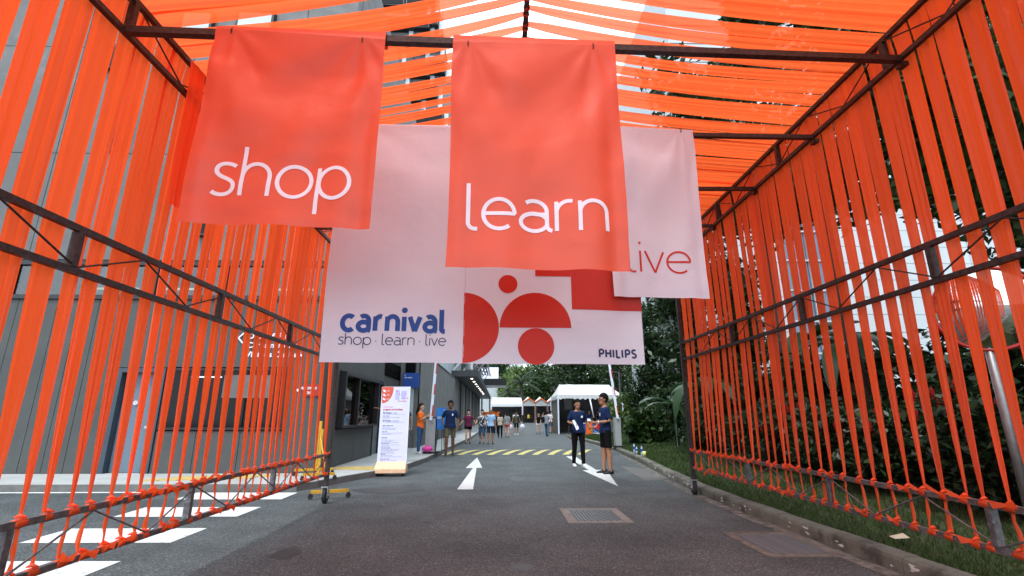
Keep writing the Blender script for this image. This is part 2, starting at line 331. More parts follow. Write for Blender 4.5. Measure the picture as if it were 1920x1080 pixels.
z = np.array([gz(a, b) for a, b in zip(x, y)]); h = (.02 + .035*np.random.rand(n))*(1 + y*.03); wd = .003 + y*.0006
an = np.random.rand(n)*6.283; lx = np.random.normal(size=n)*.02; ly = np.random.normal(size=n)*.02
V = np.stack([np.stack([x-np.cos(an)*wd, y-np.sin(an)*wd, z-.01], 1), np.stack([x+np.cos(an)*wd, y+np.sin(an)*wd, z-.01], 1), np.stack([x+lx, y+ly, z+h], 1)], 1).reshape(-1, 3)
me = bpy.data.meshes.new('grass'); me.vertices.add(3*n); me.loops.add(3*n); me.polygons.add(n)
me.vertices.foreach_set('co', V.astype(np.float32).ravel()); me.loops.foreach_set('vertex_index', np.arange(3*n, dtype=np.int32)); me.polygons.foreach_set('loop_start', np.arange(0, 3*n, 3, dtype=np.int32))
me.materials.append(GRASSB); me.update(calc_edges=True)
tag(put('grass', me), 'short dark green grass on the bank behind the kerb', 'grass', kind='stuff')
# fallen leaves on the grass
mb = MB()
for lx_, ly_ in ((4.05, 5.3), (4.3, 5.8), (5.2, 17), (4.9, 15.5), (5.6, 18.5), (3.9, 7.4), (4.6, 12)):
    z_ = gz(lx_, ly_) + .04; mb.add([(lx_-.05, ly_, z_), (lx_, ly_-.03, z_+.01), (lx_+.06, ly_+.01, z_), (lx_, ly_+.03, z_+.015)], [(0,1,2,3)])
tag(put('fallen_leaves', mb.mesh('fallen_leaves', LEAFY)), 'few yellow fallen leaves scattered on the grass bank', 'leaves', kind='stuff')

# road markings (painted sheets)
def flat(name, polys, m, z):
    mb = MB()
    for p in polys: mb.add([(a, b, z) for a, b in p], [tuple(range(len(p)))])
    return structure(name, mb, m)
for q in ([(-4.91,6.17),(-3.36,6.16),(-3.35,5.5),(-4.88,5.52)], [(-5.0,7.5),(-3.38,7.5),(-3.37,6.82),(-4.94,6.84)], [(-5.1,8.87),(-3.4,8.83),(-3.38,8.15),(-5.02,8.17)], [(-4.85,4.88),(-3.36,4.85),(-3.34,4.2),(-4.8,4.2)], [(-4.8,3.55),(-3.34,3.55),(-3.34,2.9),(-4.8,2.9)]):
    flat('crossing_stripe', [q[::-1]], PAINTW, .004)
flat('road_edge_line', [[(-26,8.86),(-5.6,8.86),(-5.6,8.98),(-26,8.98)]], PAINTW, .004)
flat('road_arrow', [[(-.75,9.13),(-.47,9.13),(-.585,12.78),(-.44,12.8),(-.71,15.9),(-.85,12.72),(-.67,12.74)]], PAINTW, .004)
flat('road_arrow', [[(2.11,16.3),(2.4,16.3),(2.3,12.25),(2.55,12.27),(2.17,9.46),(1.96,12.17),(2.12,12.2)]], PAINTW, .004)
# speed hump with chevron stripes
P = [[(-1.95 + (kx(18)-.1+1.95)*j/10, 16.7 + i*.28, .07*math.sin(math.pi*i/9)+.002) for j in range(11)] for i in range(10)]
hump = structure('speed_hump', MB().grid([r[::-1] for r in P][::-1]), ASPH, True)
mb = MB()
def hz(yy): return .07*math.sin(math.pi*max(0, min(1, (yy-16.7)/2.52))) + .008
for i in range(11):
    for (ya, yb, sh) in ((16.8, 19.1, 0),):
        x0 = -1.95 + i*.5 + sh
        if x0 + 1.15 > kx(17.5) - .02: continue
        rows = [[(x0 + .85*t_ , ya + (yb-ya)*t_, hz(ya+(yb-ya)*t_)), (x0 + .21 + .85*t_, ya + (yb-ya)*t_, hz(ya+(yb-ya)*t_))] for t_ in [q/9 for q in range(10)]]
        mb.grid(rows[::-1] if False else [r for r in rows])
tag(put('hump_stripes', mb.mesh('hump_stripes', PAINTY)), kind='structure')
flat('wet_patch', [[(-1.95 + .62*math.cos(a)*(1+.15*math.sin(3*a)), 9.05 + .32*math.sin(a)*(1+.1*math.cos(5*a))) for a in [i*.3142 for i in range(20)]]], mat('damp_asphalt', (.035, .036, .038), .6, .2, 60, .5, 120), .003)
flat('asphalt_repair', [[(2.9,10.2),(3.42,10.4),(3.62,12.4),(3.1,13.2)]], mat('old_asphalt', (.1, .1, .095), .85, .3, 40, .4, 90), .003)

crk = MB(); rc_ = random.Random(12)
for (x_, y_, L_) in ((-3.9,4.6,1.1),(-4.4,3.4,1.0),(-.3,5.2,1.6),(.9,9.4,2.2),(-1.4,11.5,1.8),(2.3,7.6,1.2)):
    a_ = rc_.uniform(-.5, .5) + (0 if L_ > 1.5 else .8); P_ = []
    for i in range(26):
        x_ += L_/26*math.cos(a_); y_ += L_/26*math.sin(a_); a_ += rc_.uniform(-.45, .45); w_ = rc_.uniform(.001, .0035); P_.append([(x_ - w_*math.sin(a_), y_ + w_*math.cos(a_), .0062), (x_ + w_*math.sin(a_), y_ - w_*math.cos(a_), .0062)])
    crk.grid(P_)
tag(put('road_cracks', crk.mesh('road_cracks', mat('crack_black', (.012, .012, .012), .95))), kind='structure')
tm_ = mat('tar_stain', (.03, .034, .036), .6, .25, 50, .4, 100)
for (x_, y_, a_, b_) in ((.35,10.6,.16,.4),(-.9,6.6,.1,.22),(1.9,8.9,.12,.3),(.2,4.6,.09,.12),(-2.0,5.1,.14,.2)):
    flat('oil_stain', [[(x_+a_*math.cos(q*.4488)*rc_.uniform(.7,1.2), y_+b_*math.sin(q*.4488)*rc_.uniform(.7,1.2)) for q in range(14)]], tm_, .0025)
# drain covers
mh = thing('manhole_cover', 'square cast iron manhole cover with concrete surround in the middle of the road', 'manhole cover', (1.22, 6.82, 0))
X0, X1, Y0, Y1 = .83, 1.63, 6.33, 7.28
mb = MB()
for a, b in (((X0,Y0),(X1,Y0+.11)), ((X0,Y1-.11),(X1,Y1)), ((X0,Y0+.11),(X0+.11,Y1-.11)), ((X1-.11,Y0+.11),(X1,Y1-.11))): mb.box((a[0],a[1],-.01),(b[0],b[1],.006))
part('surround', mb, mat('surround_concrete', (.17, .175, .165), .9, .2, 8, .4, 60), mh)
mb = MB().box((X0+.115,Y0+.115,-.01),(X1-.115,Y1-.115,.003))
nx_, ny_ = 14, 17
for i in range(nx_):
    for j in range(ny_):
        if (i + j) % 2 == 0 or (4 < i < 9 and 6 < j < 11): mb.box((X0+.125+i*.0401, Y0+.125+j*.041, .003), (X0+.125+i*.0401+.026, Y0+.125+j*.041+.026, .009))
part('cover', mb, IRON, mh)
gr = thing('drain_grate', 'steel bar drain grate in a stained concrete frame by the right kerb', 'drain grate', (2.9, 5.3, 0))
X0, X1, Y0, Y1 = 2.46, 3.1, 4.84, 5.8
mb = MB()
for a, b in (((X0,Y0),(X1+.16,Y0+.1)), ((X0,Y1-.1),(X1+.16,Y1)), ((X0,Y0+.1),(X0+.09,Y1-.1)), ((X1,Y0+.1),(X1+.16,Y1-.1))): mb.box((a[0],a[1],-.01),(b[0],b[1],.007))
part('frame', mb, mat('frame_concrete', (.13, .13, .115), .9, .25, 9, .5, 60, stain=(6, (.07, .065, .055), .48, .65)), gr)
part('pit', MB().box((X0+.091,Y0+.101,-.012),(X1-.001,Y1-.101,.0015)), DARK, gr)
bm_ = MB().box((X0+.095,-.008,.002),(X1-.005,.008,.009)).mesh('bar', mat('worn_steel', (.2, .215, .225), .5, .3, 15, metal=.5))
for i in range(26): put('bar', bm_, gr, (0, Y0+.12+i*.029, 0))

# ------------------------------------------------------------------ LEFT BUILDING
YF, XS = 10.6, -3.81
bd = thing('grey_building', 'large dark grey building with strip windows left of the ribbon tunnel', 'building', (-10, 14, .12))
part('core', MB().box((-17,YF+.35,.1),(XS-.35,19,14)), DARK, bd)
def panels(rects, m, name='wall_panel', y=YF, th=.28, g=.006):
    for (x0, x1, z0, z1) in rects: part(name, MB().box((x0+g, y, z0+g), (x1-g, y+th, z1-g)), m, bd)
jx = [-17,-15.5,-14.2,-12.9,-11.6,-10.6,-9.75,-9.28,-8.85,-8.2,-7.12]
rc = [(a, b, .12, 3.74) for a, b in zip(jx[:-2], jx[1:-1])]
rc += [(-8.2,-7.12,2.25,3.74)]
for a, b in zip([-7.12,-6.3,-5.4,-4.5], [-6.3,-5.4,-4.5,-3.81]):
    if a < -4.6: rc += [(a, b, 2.26, 3.74), (a, b, .12, .95)]
    else: rc += [(a, b, .12, 3.74)]
panels(rc, WALLD)
# door on the front
part('door', MB().box((-8.02,YF+.12,.13),(-7.3,YF+.17,2.2)), DOORB, bd)
mb = MB(); [mb.box(a, b) for a, b in (((-8.19,YF-.03,.12),(-8.03,YF+.27,2.24)), ((-7.29,YF-.03,.12),(-7.13,YF+.27,2.24)), ((-8.03,YF-.03,2.15),(-7.29,YF+.27,2.24)))]
df = part('door_frame', mb, DOORF, bd)
part('door_handle', MB().box((-7.42,YF+.06,1.0),(-7.3,YF+.12,1.05)), CHROME, bd)
part('lock_plate', MB().tube([(-7.72,YF+.119,1.52),(-7.72,YF+.09,1.52)], .05, 12), CHROME, bd)
# big dark window on the front
def window(x0, x1, z0, z1, y, nm, cols=3, t=.05, gm=WINK):
    mb = MB()
    for a, b in (((x0,y-.03,z0),(x1,y+.1,z0+t)), ((x0,y-.03,z1-t),(x1,y+.1,z1)), ((x0,y-.03,z0+t),(x0+t,y+.1,z1-t)), ((x1-t,y-.03,z0+t),(x1,y+.1,z1-t))): mb.box(a, b)
    f = part('window', mb, DARK, bd)
    for i in range(cols):
        a = x0+t+(x1-x0-2*t)*i/cols; b = x0+t+(x1-x0-2*t)*(i+1)/cols
        part('pane', MB().box((a+.012,y+.03,z0+t),(b-.012,y+.045,z1-t)), gm, f)
    return f
window(-7.1,-4.52,.97,2.24, YF, 'w', 3)
mb = MB().box((-5.9,YF+.012,1.62),(-4.9,YF+.02,2.1)); wp = part('window_poster', mb, CLAD, bd)
mb = MB().box((-6.6,YF+.012,2.04),(-5.95,YF+.02,2.07)); part('window_poster', mb, PRW, bd)
# strip window
part('band_frame', MB().box((-17,YF-.04,4.53),(XS,YF+.1,4.64)).box((-17,YF-.04,3.745),(XS,YF+.1,3.84)), DARK, bd)
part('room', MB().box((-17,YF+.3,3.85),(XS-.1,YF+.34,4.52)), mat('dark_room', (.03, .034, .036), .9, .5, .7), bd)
xx = -17
while xx < XS-.2:
    x2 = min(xx+1.55, XS); f = part('window', MB().box((x2-.05,YF-.02,3.84),(x2,YF+.1,4.53)), DARK, bd)
    part('pane', MB().box((xx,YF+.03,3.84),(x2-.052,YF+.04,4.53)), GLS, f); xx = x2
lampm = emit('lamp_tube', (1, .85, .55), 2.2)
for a in (-9.2, -7.95, -5.2): part('lamp_tube', MB().box((a,YF+.2,4.03),(a+.95,YF+.25,4.065)), lampm, bd)
# upper cladding
zj = [4.64, 7.3, 10.3, 13.99]; xj = [-17,-14.8,-13.4,-12,-10.6,-9.2,-7.8,-6.4,-5.1,-3.81]
holes = [(-9.95,-9.62,9.6,10.28),(-9.35,-9.0,7.32,8.6),(-8.25,-7.45,10.75,11.35),(-6.85,-5.9,10.75,11.4),(-5.55,-5.3,6.3,7.28),(-6.9,-6.62,5.2,6.3),(-4.55,-4.3,5.0,5.9),(-8.5,-8.25,6.2,7.1)]
for i in range(3):
    for a, b in zip(xj[:-1], xj[1:]): part('cladding_panel', MB().box((a+.008,YF-.06,zj[i]+.008),(b-.008,YF+.28,zj[i+1]-.008)), CLAD, bd)
for k_, (a, b, c, d) in enumerate(holes):
    f = part('window', MB().box((a,YF-.2,c),(b,YF-.055,d)), DARK, bd)
    part('pane', MB().box((a+.06,YF-.205,c+.05),(b-.06,YF-.195,d-.08)), PALE if k_ in (2, 3) else WINK, f)
# side face along the road (x = XS)
def side(y0, y1, z0, z1, m, name='wall_panel', x=XS, th=.28, g=.006, par=None):
    return part(name, MB().box((x-th, y0+g, z0+g), (x, y1-g, z1-g)), m, par or bd)
for a, b, c, d in ((YF+.29,11.7,.12,4.0),(11.7,13.3,2.3,4.0),(13.3,15.05,2.3,4.0),(11.7,13.3,.12,.95),(13.3,15.05,.12,.95),(15.05,16.15,2.32,4.0),(16.15,17.5,.12,2.55),(17.5,19,.12,2.55),(16.15,17.5,3.05,4.0),(17.5,19,3.05,4.0)): side(a, b, c, d, WALLD)
for i in range(3): side(YF+.29+2.75*i, min(19, YF+.29+2.75*(i+1)), 4.0, 13.9, CLAD, 'cladding_panel')
f = part('window', MB().box((XS-.1,11.72,.97),(XS+.16,15.02,1.03)).box((XS-.1,11.72,2.2),(XS+.16,15.02,2.28)).box((XS-.1,11.72,1.03),(XS+.16,11.8,2.2)).box((XS-.1,14.94,1.03),(XS+.16,15.02,2.2)).box((XS-.02,13.0,1.03),(XS+.12,13.1,2.2)), DARK, bd)
part('pane', MB().box((XS+.02,11.8,1.03),(XS+.03,13.0,2.2)), GLS, f); part('pane', MB().box((XS+.02,13.1,1.03),(XS+.03,14.94,2.2)), GLS, f)
part('window_sill', MB().box((XS-.1,11.8,1.031),(XS+.015,14.93,1.06)), WALLD, f)
f = part('door_frame', MB().box((XS-.2,15.06,.12),(XS+.02,15.14,2.3)).box((XS-.2,16.06,.12),(XS+.02,16.14,2.3)).box((XS-.2,15.14,2.22),(XS+.02,16.06,2.3)), DARK, bd)
part('door', MB().box((XS-.12,15.15,.13),(XS-.08,16.05,2.21)), mat('door_panel', (.13, .16, .17), .5, .06, 2), bd)
lv = part('louvre', MB().box((XS-.25,16.2,2.56),(XS-.2,18.9,3.04)), DARK, bd)
for i in range(6): part('blade', MB().add([(XS-.16,16.2,2.58+i*.08),(XS+.04,16.2,2.55+i*.08),(XS+.04,18.9,2.55+i*.08),(XS-.16,18.9,2.58+i*.08)], [(0,1,2,3)]), WALLL, lv)
# return wall
part('wall_panel', MB().box((XS+.01,18.7,.12),(-3.1,19,4.0)), WALLL, bd)
f = part('window', MB().box((-3.62,18.66,2.75),(-3.22,18.7,3.5)), DARK, bd); part('pane', MB().box((-3.6,18.64,2.78),(-3.24,18.659,3.48)), WINK, f)
part('glass_panel', MB().box((-3.56,18.66,.75),(-3.26,18.69,2.35)), PALE, bd)
part('conduit', MB().bar((-3.2,18.66,.12),(-3.2,18.66,.75),.05), GALV, bd)

tx = thing('wall_sign', 'white raised lettering on the dark grey wall behind the left ribbons', 'sign', (-5.2, YF-.02, 2.8))
def textmesh(s, size, name, m, ext=.002, off=0, align='LEFT', sx=1):
    cu = bpy.data.curves.new(name, 'FONT'); cu.body = s; cu.size = size; cu.extrude = ext; cu.offset = off; cu.align_x = align
    o = bpy.data.objects.new('t', cu); COL.objects.link(o); dg = bpy.context.evaluated_depsgraph_get()
    me = bpy.data.meshes.new_from_object(o.evaluated_get(dg)); me.name = name; bpy.data.objects.remove(o); me.materials.clear(); me.materials.append(m)
    if sx != 1: me.transform(Matrix.Diagonal((sx, 1, 1, 1)))
    return me
def wtext(s, size, loc, par, m=PRW, rot=(R(90), 0, 0), off=0, ext=.002, sx=1, name='lettering'):
    me = textmesh(s, size, name, m, ext, off, sx=sx); me.transform(Matrix.Translation(Vector(loc)) @ Matrix.Rotation(rot[2], 4, 'Z') @ Matrix.Rotation(rot[0], 4, 'X'))
    return put(name, me, par)
wtext('Drop off Point', .17, (-5.5, YF-.01, 2.88), tx, ext=.008, off=.003)
wtext('Consumer Care', .17, (-5.5, YF-.01, 2.68), tx, ext=.008, off=.003)
wtext("Visitor's Car Park", .17, (-5.5, YF-.01, 2.48), tx, ext=.008, off=.003)
mb = MB(); mb.bar((-5.6,YF-.015,3.0),(-5.71,YF-.015,2.89),.025,.02,(0,1,0)); mb.bar((-5.71,YF-.015,2.895),(-5.6,YF-.015,2.78),.025,.02,(0,1,0)); part('arrow', mb, PRW, tx)
fs = thing('fire_sign', 'small red sign with white lettering on the grey wall near the yellow barrier', 'sign', (-4.1, YF-.02, 1.75))
part('plate', MB().box((-4.2,YF-.03,1.66),(-3.84,YF-.015,1.9)), mat('dark_red', (.32, .015, .012), .5), fs)
wtext('FIRE COMMAND', .075, (-4.24, YF-.034, 1.795), fs, off=.001, sx=.62); wtext('CENTRE', .075, (-4.12, YF-.034, 1.70), fs, off=.001, sx=.62)
mb = MB().tube([(-4.29,YF-.031,1.78),(-4.29,YF-.036,1.78)], .03, 12); part('arrow', mb, PRW, fs)
bs = thing('blue_sign', 'square blue wall sign with small white arrow left of the entrance gate', 'sign', (-3.2, 18.5, 2.3))
part('plate', MB().box((-3.67,18.5,2.28),(-3.05,18.56,2.82)), BLUES, bs)
mb = MB().bar((-3.56,18.49,2.76),(-3.6,18.49,2.725),.012,.01,(0,1,0)).bar((-3.6,18.49,2.727),(-3.56,18.49,2.69),.012,.01,(0,1,0)); part('arrow', mb, PRW, bs)
[part('lettering', MB().box((a,18.49,2.63),(b,18.5,2.655)), PRW, bs) for a, b in ((-3.61,-3.5),(-3.48,-3.32))]

# block B / C further down the road
b2 = thing('service_block', 'long grey panelled service block with dark canopy further down the road', 'building', (-5, 40, .12))
XB = -3.1
part('core', MB().box((-14,19.01,.1),(XB-.3,80,3.9)), DARK, b2)
ys = [18.71,20.1,21.6,23.4,25.2,27,29,31.5,34]
for a, b in zip(ys[:-1], ys[1:]): part('wall_panel', MB().box((XB-.28,a+.01,1.0),(XB,b-.01,3.7)), WALLL, b2)
part('base_wall', MB().box((XB-.28,19,.12),(XB+.04,34,.98)), WALLD, b2)
y0 = 34
for i in range(16):
    y1 = y0 + 2.8; part('wall_panel', MB().box((XB-.6,y0+.04,.12),(XB-.02-(i % 2)*.1,y1-.04,3.85)), WALLD if i % 3 else WALLL, b2); y0 = y1
part('coping', MB().box((XB-.4,19,3.71),(XB+.03,34,3.78)), WALLD, b2)
cn = part('canopy', MB().box((XB-.3,33.9,3.9),(-1.55,80,4.3)), mat('charcoal_metal', (.03, .036, .04), .5, .1, 2), b2)
lmp = emit('downlight', (1, .95, .85), 6)
for i in range(9): part('downlight', MB().tube([(-2.1,36+i*3.2,3.899),(-2.1,36+i*3.2,3.88)], .09, 8), lmp, cn)
part('post', MB().bar((-1.7,79.5,.12),(-1.7,79.5,3.9),.2), WALLL, b2)
up = thing('pale_block', 'pale blue upper block with ducts and steel frames above the dark canopy', 'building', (-8, 50, 4))
part('wall', MB().box((-16,22,3.95),(-3.7,46,6.8)), PALE, up)
part('wall', MB().box((-16,46.1,3.95),(-3.0,78,8.5)), WALLL, up)
fr = MB()
for i in range(7):
    yy = 36+i*5; fr.bar((-3.6,yy,4.35),(-1.7,yy,6.6),.12); fr.bar((-3.6,yy,6.6),(-1.3,yy,6.6),.12)
fr.bar((-1.4,36,6.6),(-1.4,68,6.6),.14); fr.bar((-2.4,36,5.6),(-2.4,68,5.6),.1)
part('steel_frame', fr, CHROME, up)
fr = MB(); [fr.box((-3.6+.36*i,36,6.72),(-3.42+.36*i,68,6.76)) for i in range(6)]; part('louvre_roof', fr, DARK, up)
part('duct', MB().tube([(-3.5,40,5.9),(-2.9,40,5.9),(-2.6,40,5.7),(-2.55,40,5.35),(-2.55,40,4.9)], .33, 14), CHROME, up)
c2 = thing('far_canopy', 'dark flat canopy sticking out over the far end of the pavement', 'canopy', (-1.5, 85, 0))
part('roof', MB().box((-4,82,6.2),(1.0,90,7.3)), DARK, c2); part('post', MB().bar((-3.2,86,0),(-3.2,86,6.2),.3), WALLL, c2)

# grey tower beyond
tw = thing('grey_tower', 'tall grey office tower with staggered black window boxes above the tunnel roof', 'tower', (-16, 47, 0))
def rx(z): return -7.3 - (z-47)*.16
part('wall', MB().add([(-34,45,8),(rx(8),45,8),(rx(56),45,56),(-34,45,56),(-34,62,8),(rx(8)-1,62,8),(rx(56)-1,62,56),(-34,62,56)], [(0,1,2,3),(1,5,6,2),(2,6,7,3),(0,3,7,4),(0,4,5,1),(4,7,6,5)][:]), CLAD, tw)
bxm = {}
for r_ in range(13):
    z0 = 14.5 + r_*3.1
    for ci, (x0, wd_, dz) in enumerate(((-24.5,3.0,.1),(-21,2.6,.5),(-17.6,3.1,0),(-13.9,2.8,.1),(-10.75,2.25,.25),(-8.55,1.75,.7))):
        off_ = 0.55 if r_ % 2 else 0
        xa = x0 + off_ + random.uniform(-.15, .15)
        if xa + wd_ > rx(z0) - .6: wd2 = rx(z0) - .6 - xa
        else: wd2 = wd_
        if wd2 < .6: continue
        f = part('window', MB().box((xa,44.3,z0+dz),(xa+wd2,44.98,z0+dz+1.55)), DARK, tw)
        part('pane', MB().box((xa+.1,44.27,z0+dz+.1),(xa+wd2-.1,44.295,z0+dz+1.35)), WINK, f)
        if ci > 2: part('reveal_panel', MB().box((xa+wd2+.05,44.9,z0+dz-.9),(xa+wd2+.5,44.985,z0+dz+1.5)), PALE, tw)
        if (r_ + ci) % 3 == 0: part('spandrel_panel', MB().box((xa,44.85,z0+dz+1.62),(xa+wd2*.8,44.99,z0+dz+2.5)), PALE if ci % 2 else WALLL, tw)
for i in range(9): part('joint', MB().box((-30+i*2.9,44.97,8.1),(-29.96+i*2.9,44.995,50)), DARK, tw)

# white buildings
wb = thing('white_building', 'white panelled building with a dark glazed strip behind the right hedge', 'building', (16, 22, 0), R(0))
part('core', MB().box((9.2,22.2,0),(30,34,27)), WHB, wb)
wpm = MB().box((0,0,0),(2.28,.2,.83)).mesh('wall_panel', WHB)
for i in range(9):
    for j in range(12):
        xa = 9.2 + i*2.3; za = 2.5 + j*.85
        if i in (2,) : continue
        put('wall_panel', wpm, wb, (xa, 22.0 - .0, za))
for j in range(7):
    f = part('window', MB().box((13.8,21.95,2.5+j*1.5),(16.05,22.15,2.58+j*1.5)).box((14.9,21.95,2.59+j*1.5),(14.98,22.15,3.99+j*1.5)), WHB, wb)
    part('pane', MB().box((13.82,22.05,2.58+j*1.5),(14.9,22.1,4+j*1.5)), WINB, f); part('pane', MB().box((14.98,22.05,2.58+j*1.5),(16.03,22.1,4+j*1.5)), WINB, f)
for j in range(12): part('joint', MB().box((9.2,22.18,12.8+j*1.2),(30,22.198,12.84+j*1.2)), WALLL, wb)
part('letter', MB().tube([(22.5,21.8,8.0),(22.5,21.8,7.2),(22.7,21.8,6.95),(23.1,21.8,6.95),(23.3,21.8,7.2),(23.3,21.8,8.0)], .1, 6), PALE, wb)
fb = thing('distant_white_building', 'white and blue glass high-rise beyond the palm tree', 'building', (4, 260, 0))
part('wall', MB().box((-3,260,0),(12,280,31)), WHB, fb); part('glazing', MB().box((-8,258,0),(-3.05,280,48)), WINB, fb)
part('upper_wall', MB().box((1,265,31.01),(13,280,60)), WHB, fb)
for j in range(12): part('window_band', MB().box((-3.04,259.9,13+j*3),(-2.4,260.1,14.6+j*3)), WINK, fb)
for j in range(7): part('window_band', MB().box((5,264.9,33+j*3.4),(12.5,265,34.4+j*3.4)), WALLL, fb)
fb2 = thing('low_white_roof', 'low white roof slab beside the dark canopy far down the road', 'building', (-4, 120, 0))
part('wall', MB().box((-8,120,0),(-.6,130,12.6)), WHB, fb2)
part('fascia', MB().box((-8,119.8,9.5),(-.5,119.99,12.8)), PRW, fb2)

# ------------------------------------------------------------------ VEGETATION
def tree(name, label, x, y, h, r, m, n, lsize, cat='tree', group=None, tr=.12, k=26, crh=None, lean=0, trunk_top=None, zb=0, cz=None, cl=None):
    t = thing(name, label, cat, (x, y, zb), 0, group)
    crh = crh or h*.42; cz = cz or h - crh
    mb = MB(); pts = [(x, y, zb-.1), (x+lean*.3, y+.05, h*.3), (x+lean*.7, y-.05, h*.55), (x+lean, y, cz)]
    mb.tube(pts, [tr*1.25, tr, tr*.8, tr*.55], 9)
    part('trunk', mb, BARK, t, True)
    for i in range(5):
        a = i*1.256+random.random(); q0 = Vector(pts[2]) if i % 2 else Vector(pts[3]) - Vector((0, 0, .3))
        q2 = Vector((x+lean + math.cos(a)*r*.6, y+math.sin(a)*r*.6, cz + random.uniform(-.2, .5)*crh)); q1 = (q0+q2)/2 + Vector((0, 0, .2))
        part('limb', MB().tube([q0, q1, q2], [tr*.5, tr*.32, tr*.12], 6), BARK, t, True)
    C = clumps((x+lean, y, cz), (r, r, crh), k, n, cl or r*.38)
    C = C[C[:, 2] > zb+.15]
    put('crown', leaves('crown', m, C, lsize), t); return t
GF = 'woodland trees behind the white tents'
W = [(38,92,26,10,LEAFD),(-4.5,150,24,9,LEAFM),(6,118,13,6,LEAFL),(12,112,15,7,LEAFM),(19,110,22,8,LEAFD),(28,104,24,9,LEAFD),(2,125,11,5,LEAFM),(15,90,14,5.5,LEAFD),(22,84,19,7,LEAFM),(31,80,22,8,LEAFD),(17,68,15,5,LEAFM),(19,60,16,5.5,LEAFD),(25,58,18,6,LEAFM),(32,66,21,7,LEAFD)]
lab = ['tall dark tree at the far right of the wood, mostly behind the banana plants','tall grey green tree far beyond the road end, behind the pale canopy','bright green round tree right above the pale orange-trimmed tents','broad mid green tree standing right of the palm','tall dark tree behind the middle of the gabled tents','tall dark tree farthest right in the distant wood','small mid green tree left of the palm trunk','dark bushy tree just left of the near white tent','mid green tree towering over the near white tent','dark tree behind the near tent and beside the lamp post','mid green tree at the edge of the near wood','dark leafed tree above the white tent corner','mid green tree filling the gap right of the tent','dark tall tree behind the banana plants']
for (x, y, h, r, m), l in zip(W, lab): tree('tree', l, x, y, h, r, m, 9000, .62*max(.7, y/90), tr=.25, k=60, crh=h*.48, group=GF)
Wn = [(11.8,35,9,2.7,LEAFM,'young green tree with thin dark trunk behind the guy rope'),(12,33,10,3.2,LEAFM,'slender green tree second from the near tent'),(10.8,28,9,2.6,LEAFL,'light green slender tree above the yellow-green bushes'),(8.8,25,8,2.3,LEAFD,'dark slender tree beside the banana plants'),(13,26,10.5,3,LEAFD,'dark tree hiding the foot of the white building'),(7.9,17.5,7.5,1.8,LEAFD,'thin dark tree just behind the end post of the right frame')]
for (x, y, h, r, m, l) in Wn: tree('tree', l, x, y, h, r, m, 15000, .25, tr=.07, k=70, crh=h*.46, zb=.2, cl=.8)
tree('tree', 'broad tree with dark spotted trunk rising behind the right ribbon wall', 6.6, 8.7, 9.4, 3.4, LEAFD, 11000, .24, tr=.1, k=60, crh=2.3, zb=.25, cl=.75, lean=-.4)
tree('tree', 'leafy tree above the nearest end of the right ribbon wall', 7.6, 5.0, 8.2, 2.8, LEAFM, 9000, .24, tr=.09, k=50, crh=2.4, zb=.25, cl=.7)
tree('tree', 'tall tree whose crown shows through the right roof ribbons', 8.5, 14.5, 13.5, 3.2, LEAFD, 9000, .26, tr=.12, k=46, crh=3.4, zb=.25, cl=.8)

tree('tree', 'dark leafy tree filling the top right corner behind the frame', 10.2, 6.6, 9.5, 3.2, LEAFD, 12000, .26, tr=.12, k=60, crh=3.2, zb=.25, cl=.85)
tree('tree', 'dark tree nearest the camera far behind the right hedge', 9.8, 2.6, 8.5, 3.0, LEAFD, 11000, .26, tr=.12, k=60, crh=3.2, zb=.25, cl=.85)
def shrub(name, label, x, y, rx_, ry_, h, m, n, ls, flowers=0, group=None, zb=.2):
    t = thing(name, label, 'shrub', (x, y, zb), 0, group)
    mb = MB()
    for i in range(7):
        a = random.random()*6.28; mb.tube([(x, y, zb-.05), (x+math.cos(a)*rx_*.5, y+math.sin(a)*ry_*.5, zb+h*.7)], [.025, .01], 5)
    part('stems', mb, BARK, t)
    C = clumps((x, y, zb+h*.5), (rx_, ry_, h*.5), 50, n, .33*min(rx_, h), .45); C = C[C[:, 2] > zb+.03]
    put('foliage', leaves('foliage', m, C, ls, up=.5, asp=.5), t)
    for i in range(flowers):
        fx, fy, fz = x - rx_*random.uniform(.5, 1.05), y + ry_*random.uniform(-1, 1), zb + h*random.uniform(.55, .95)
        mb = MB(); mb.tube([(fx, fy, fz-.05), (fx, fy, fz), (fx, fy, fz+.05), (fx, fy, fz+.1)], [.008, .018, .014, .003], 5)
        for a in range(5): mb.add([(fx, fy, fz), (fx+.028*math.cos(a*1.256), fy+.028*math.sin(a*1.256), fz+.03), (fx+.02*math.cos(a*1.256+.5), fy+.02*math.sin(a*1.256+.5), fz+.07)], [(0,1,2)])
        part('flower', mb, REDF, t)
    return t
sl = ['dark shrub with red flowers nearest the camera, behind the right frame','dark shrub with red flowers, second from the near end of the right frame','dark shrub with red flowers behind the convex mirror pole','dark shrub with red flowers beside the spotted trunk','dark shrub with few red flowers beyond the spotted trunk','dark shrub with red flowers toward the far end of the right frame','dark shrub behind the right frame end post']
for i, l in enumerate(sl): shrub('flowering_shrub', l, 5.35 + .12*(i % 2) + .05*i, 2.6 + i*1.35, .85, .9, 1.2 + .1*(i % 3), LEAFS, 4200, .12, 7 if i < 6 else 0, 'flowering shrubs along the right frame', .22)
for i, (x, y) in enumerate(((6.9,3.2),(7.0,5.6),(7.2,8),(7.2,10.4),(7.4,12.8),(7.6,15.2))):
    shrub('hedge_bush', ['very dark tall hedge bush nearest the camera behind the flowers','very dark tall hedge bush behind the mirror','very dark tall hedge bush behind the spotted trunk','very dark hedge bush in the middle of the hedge','very dark hedge bush under the white building glazing','very dark hedge bush at the far end of the hedge'][i], x, y, 1.15, 1.5, 2.5, LEAFD, 6500, .17, 0, 'dark hedge bushes', .25)
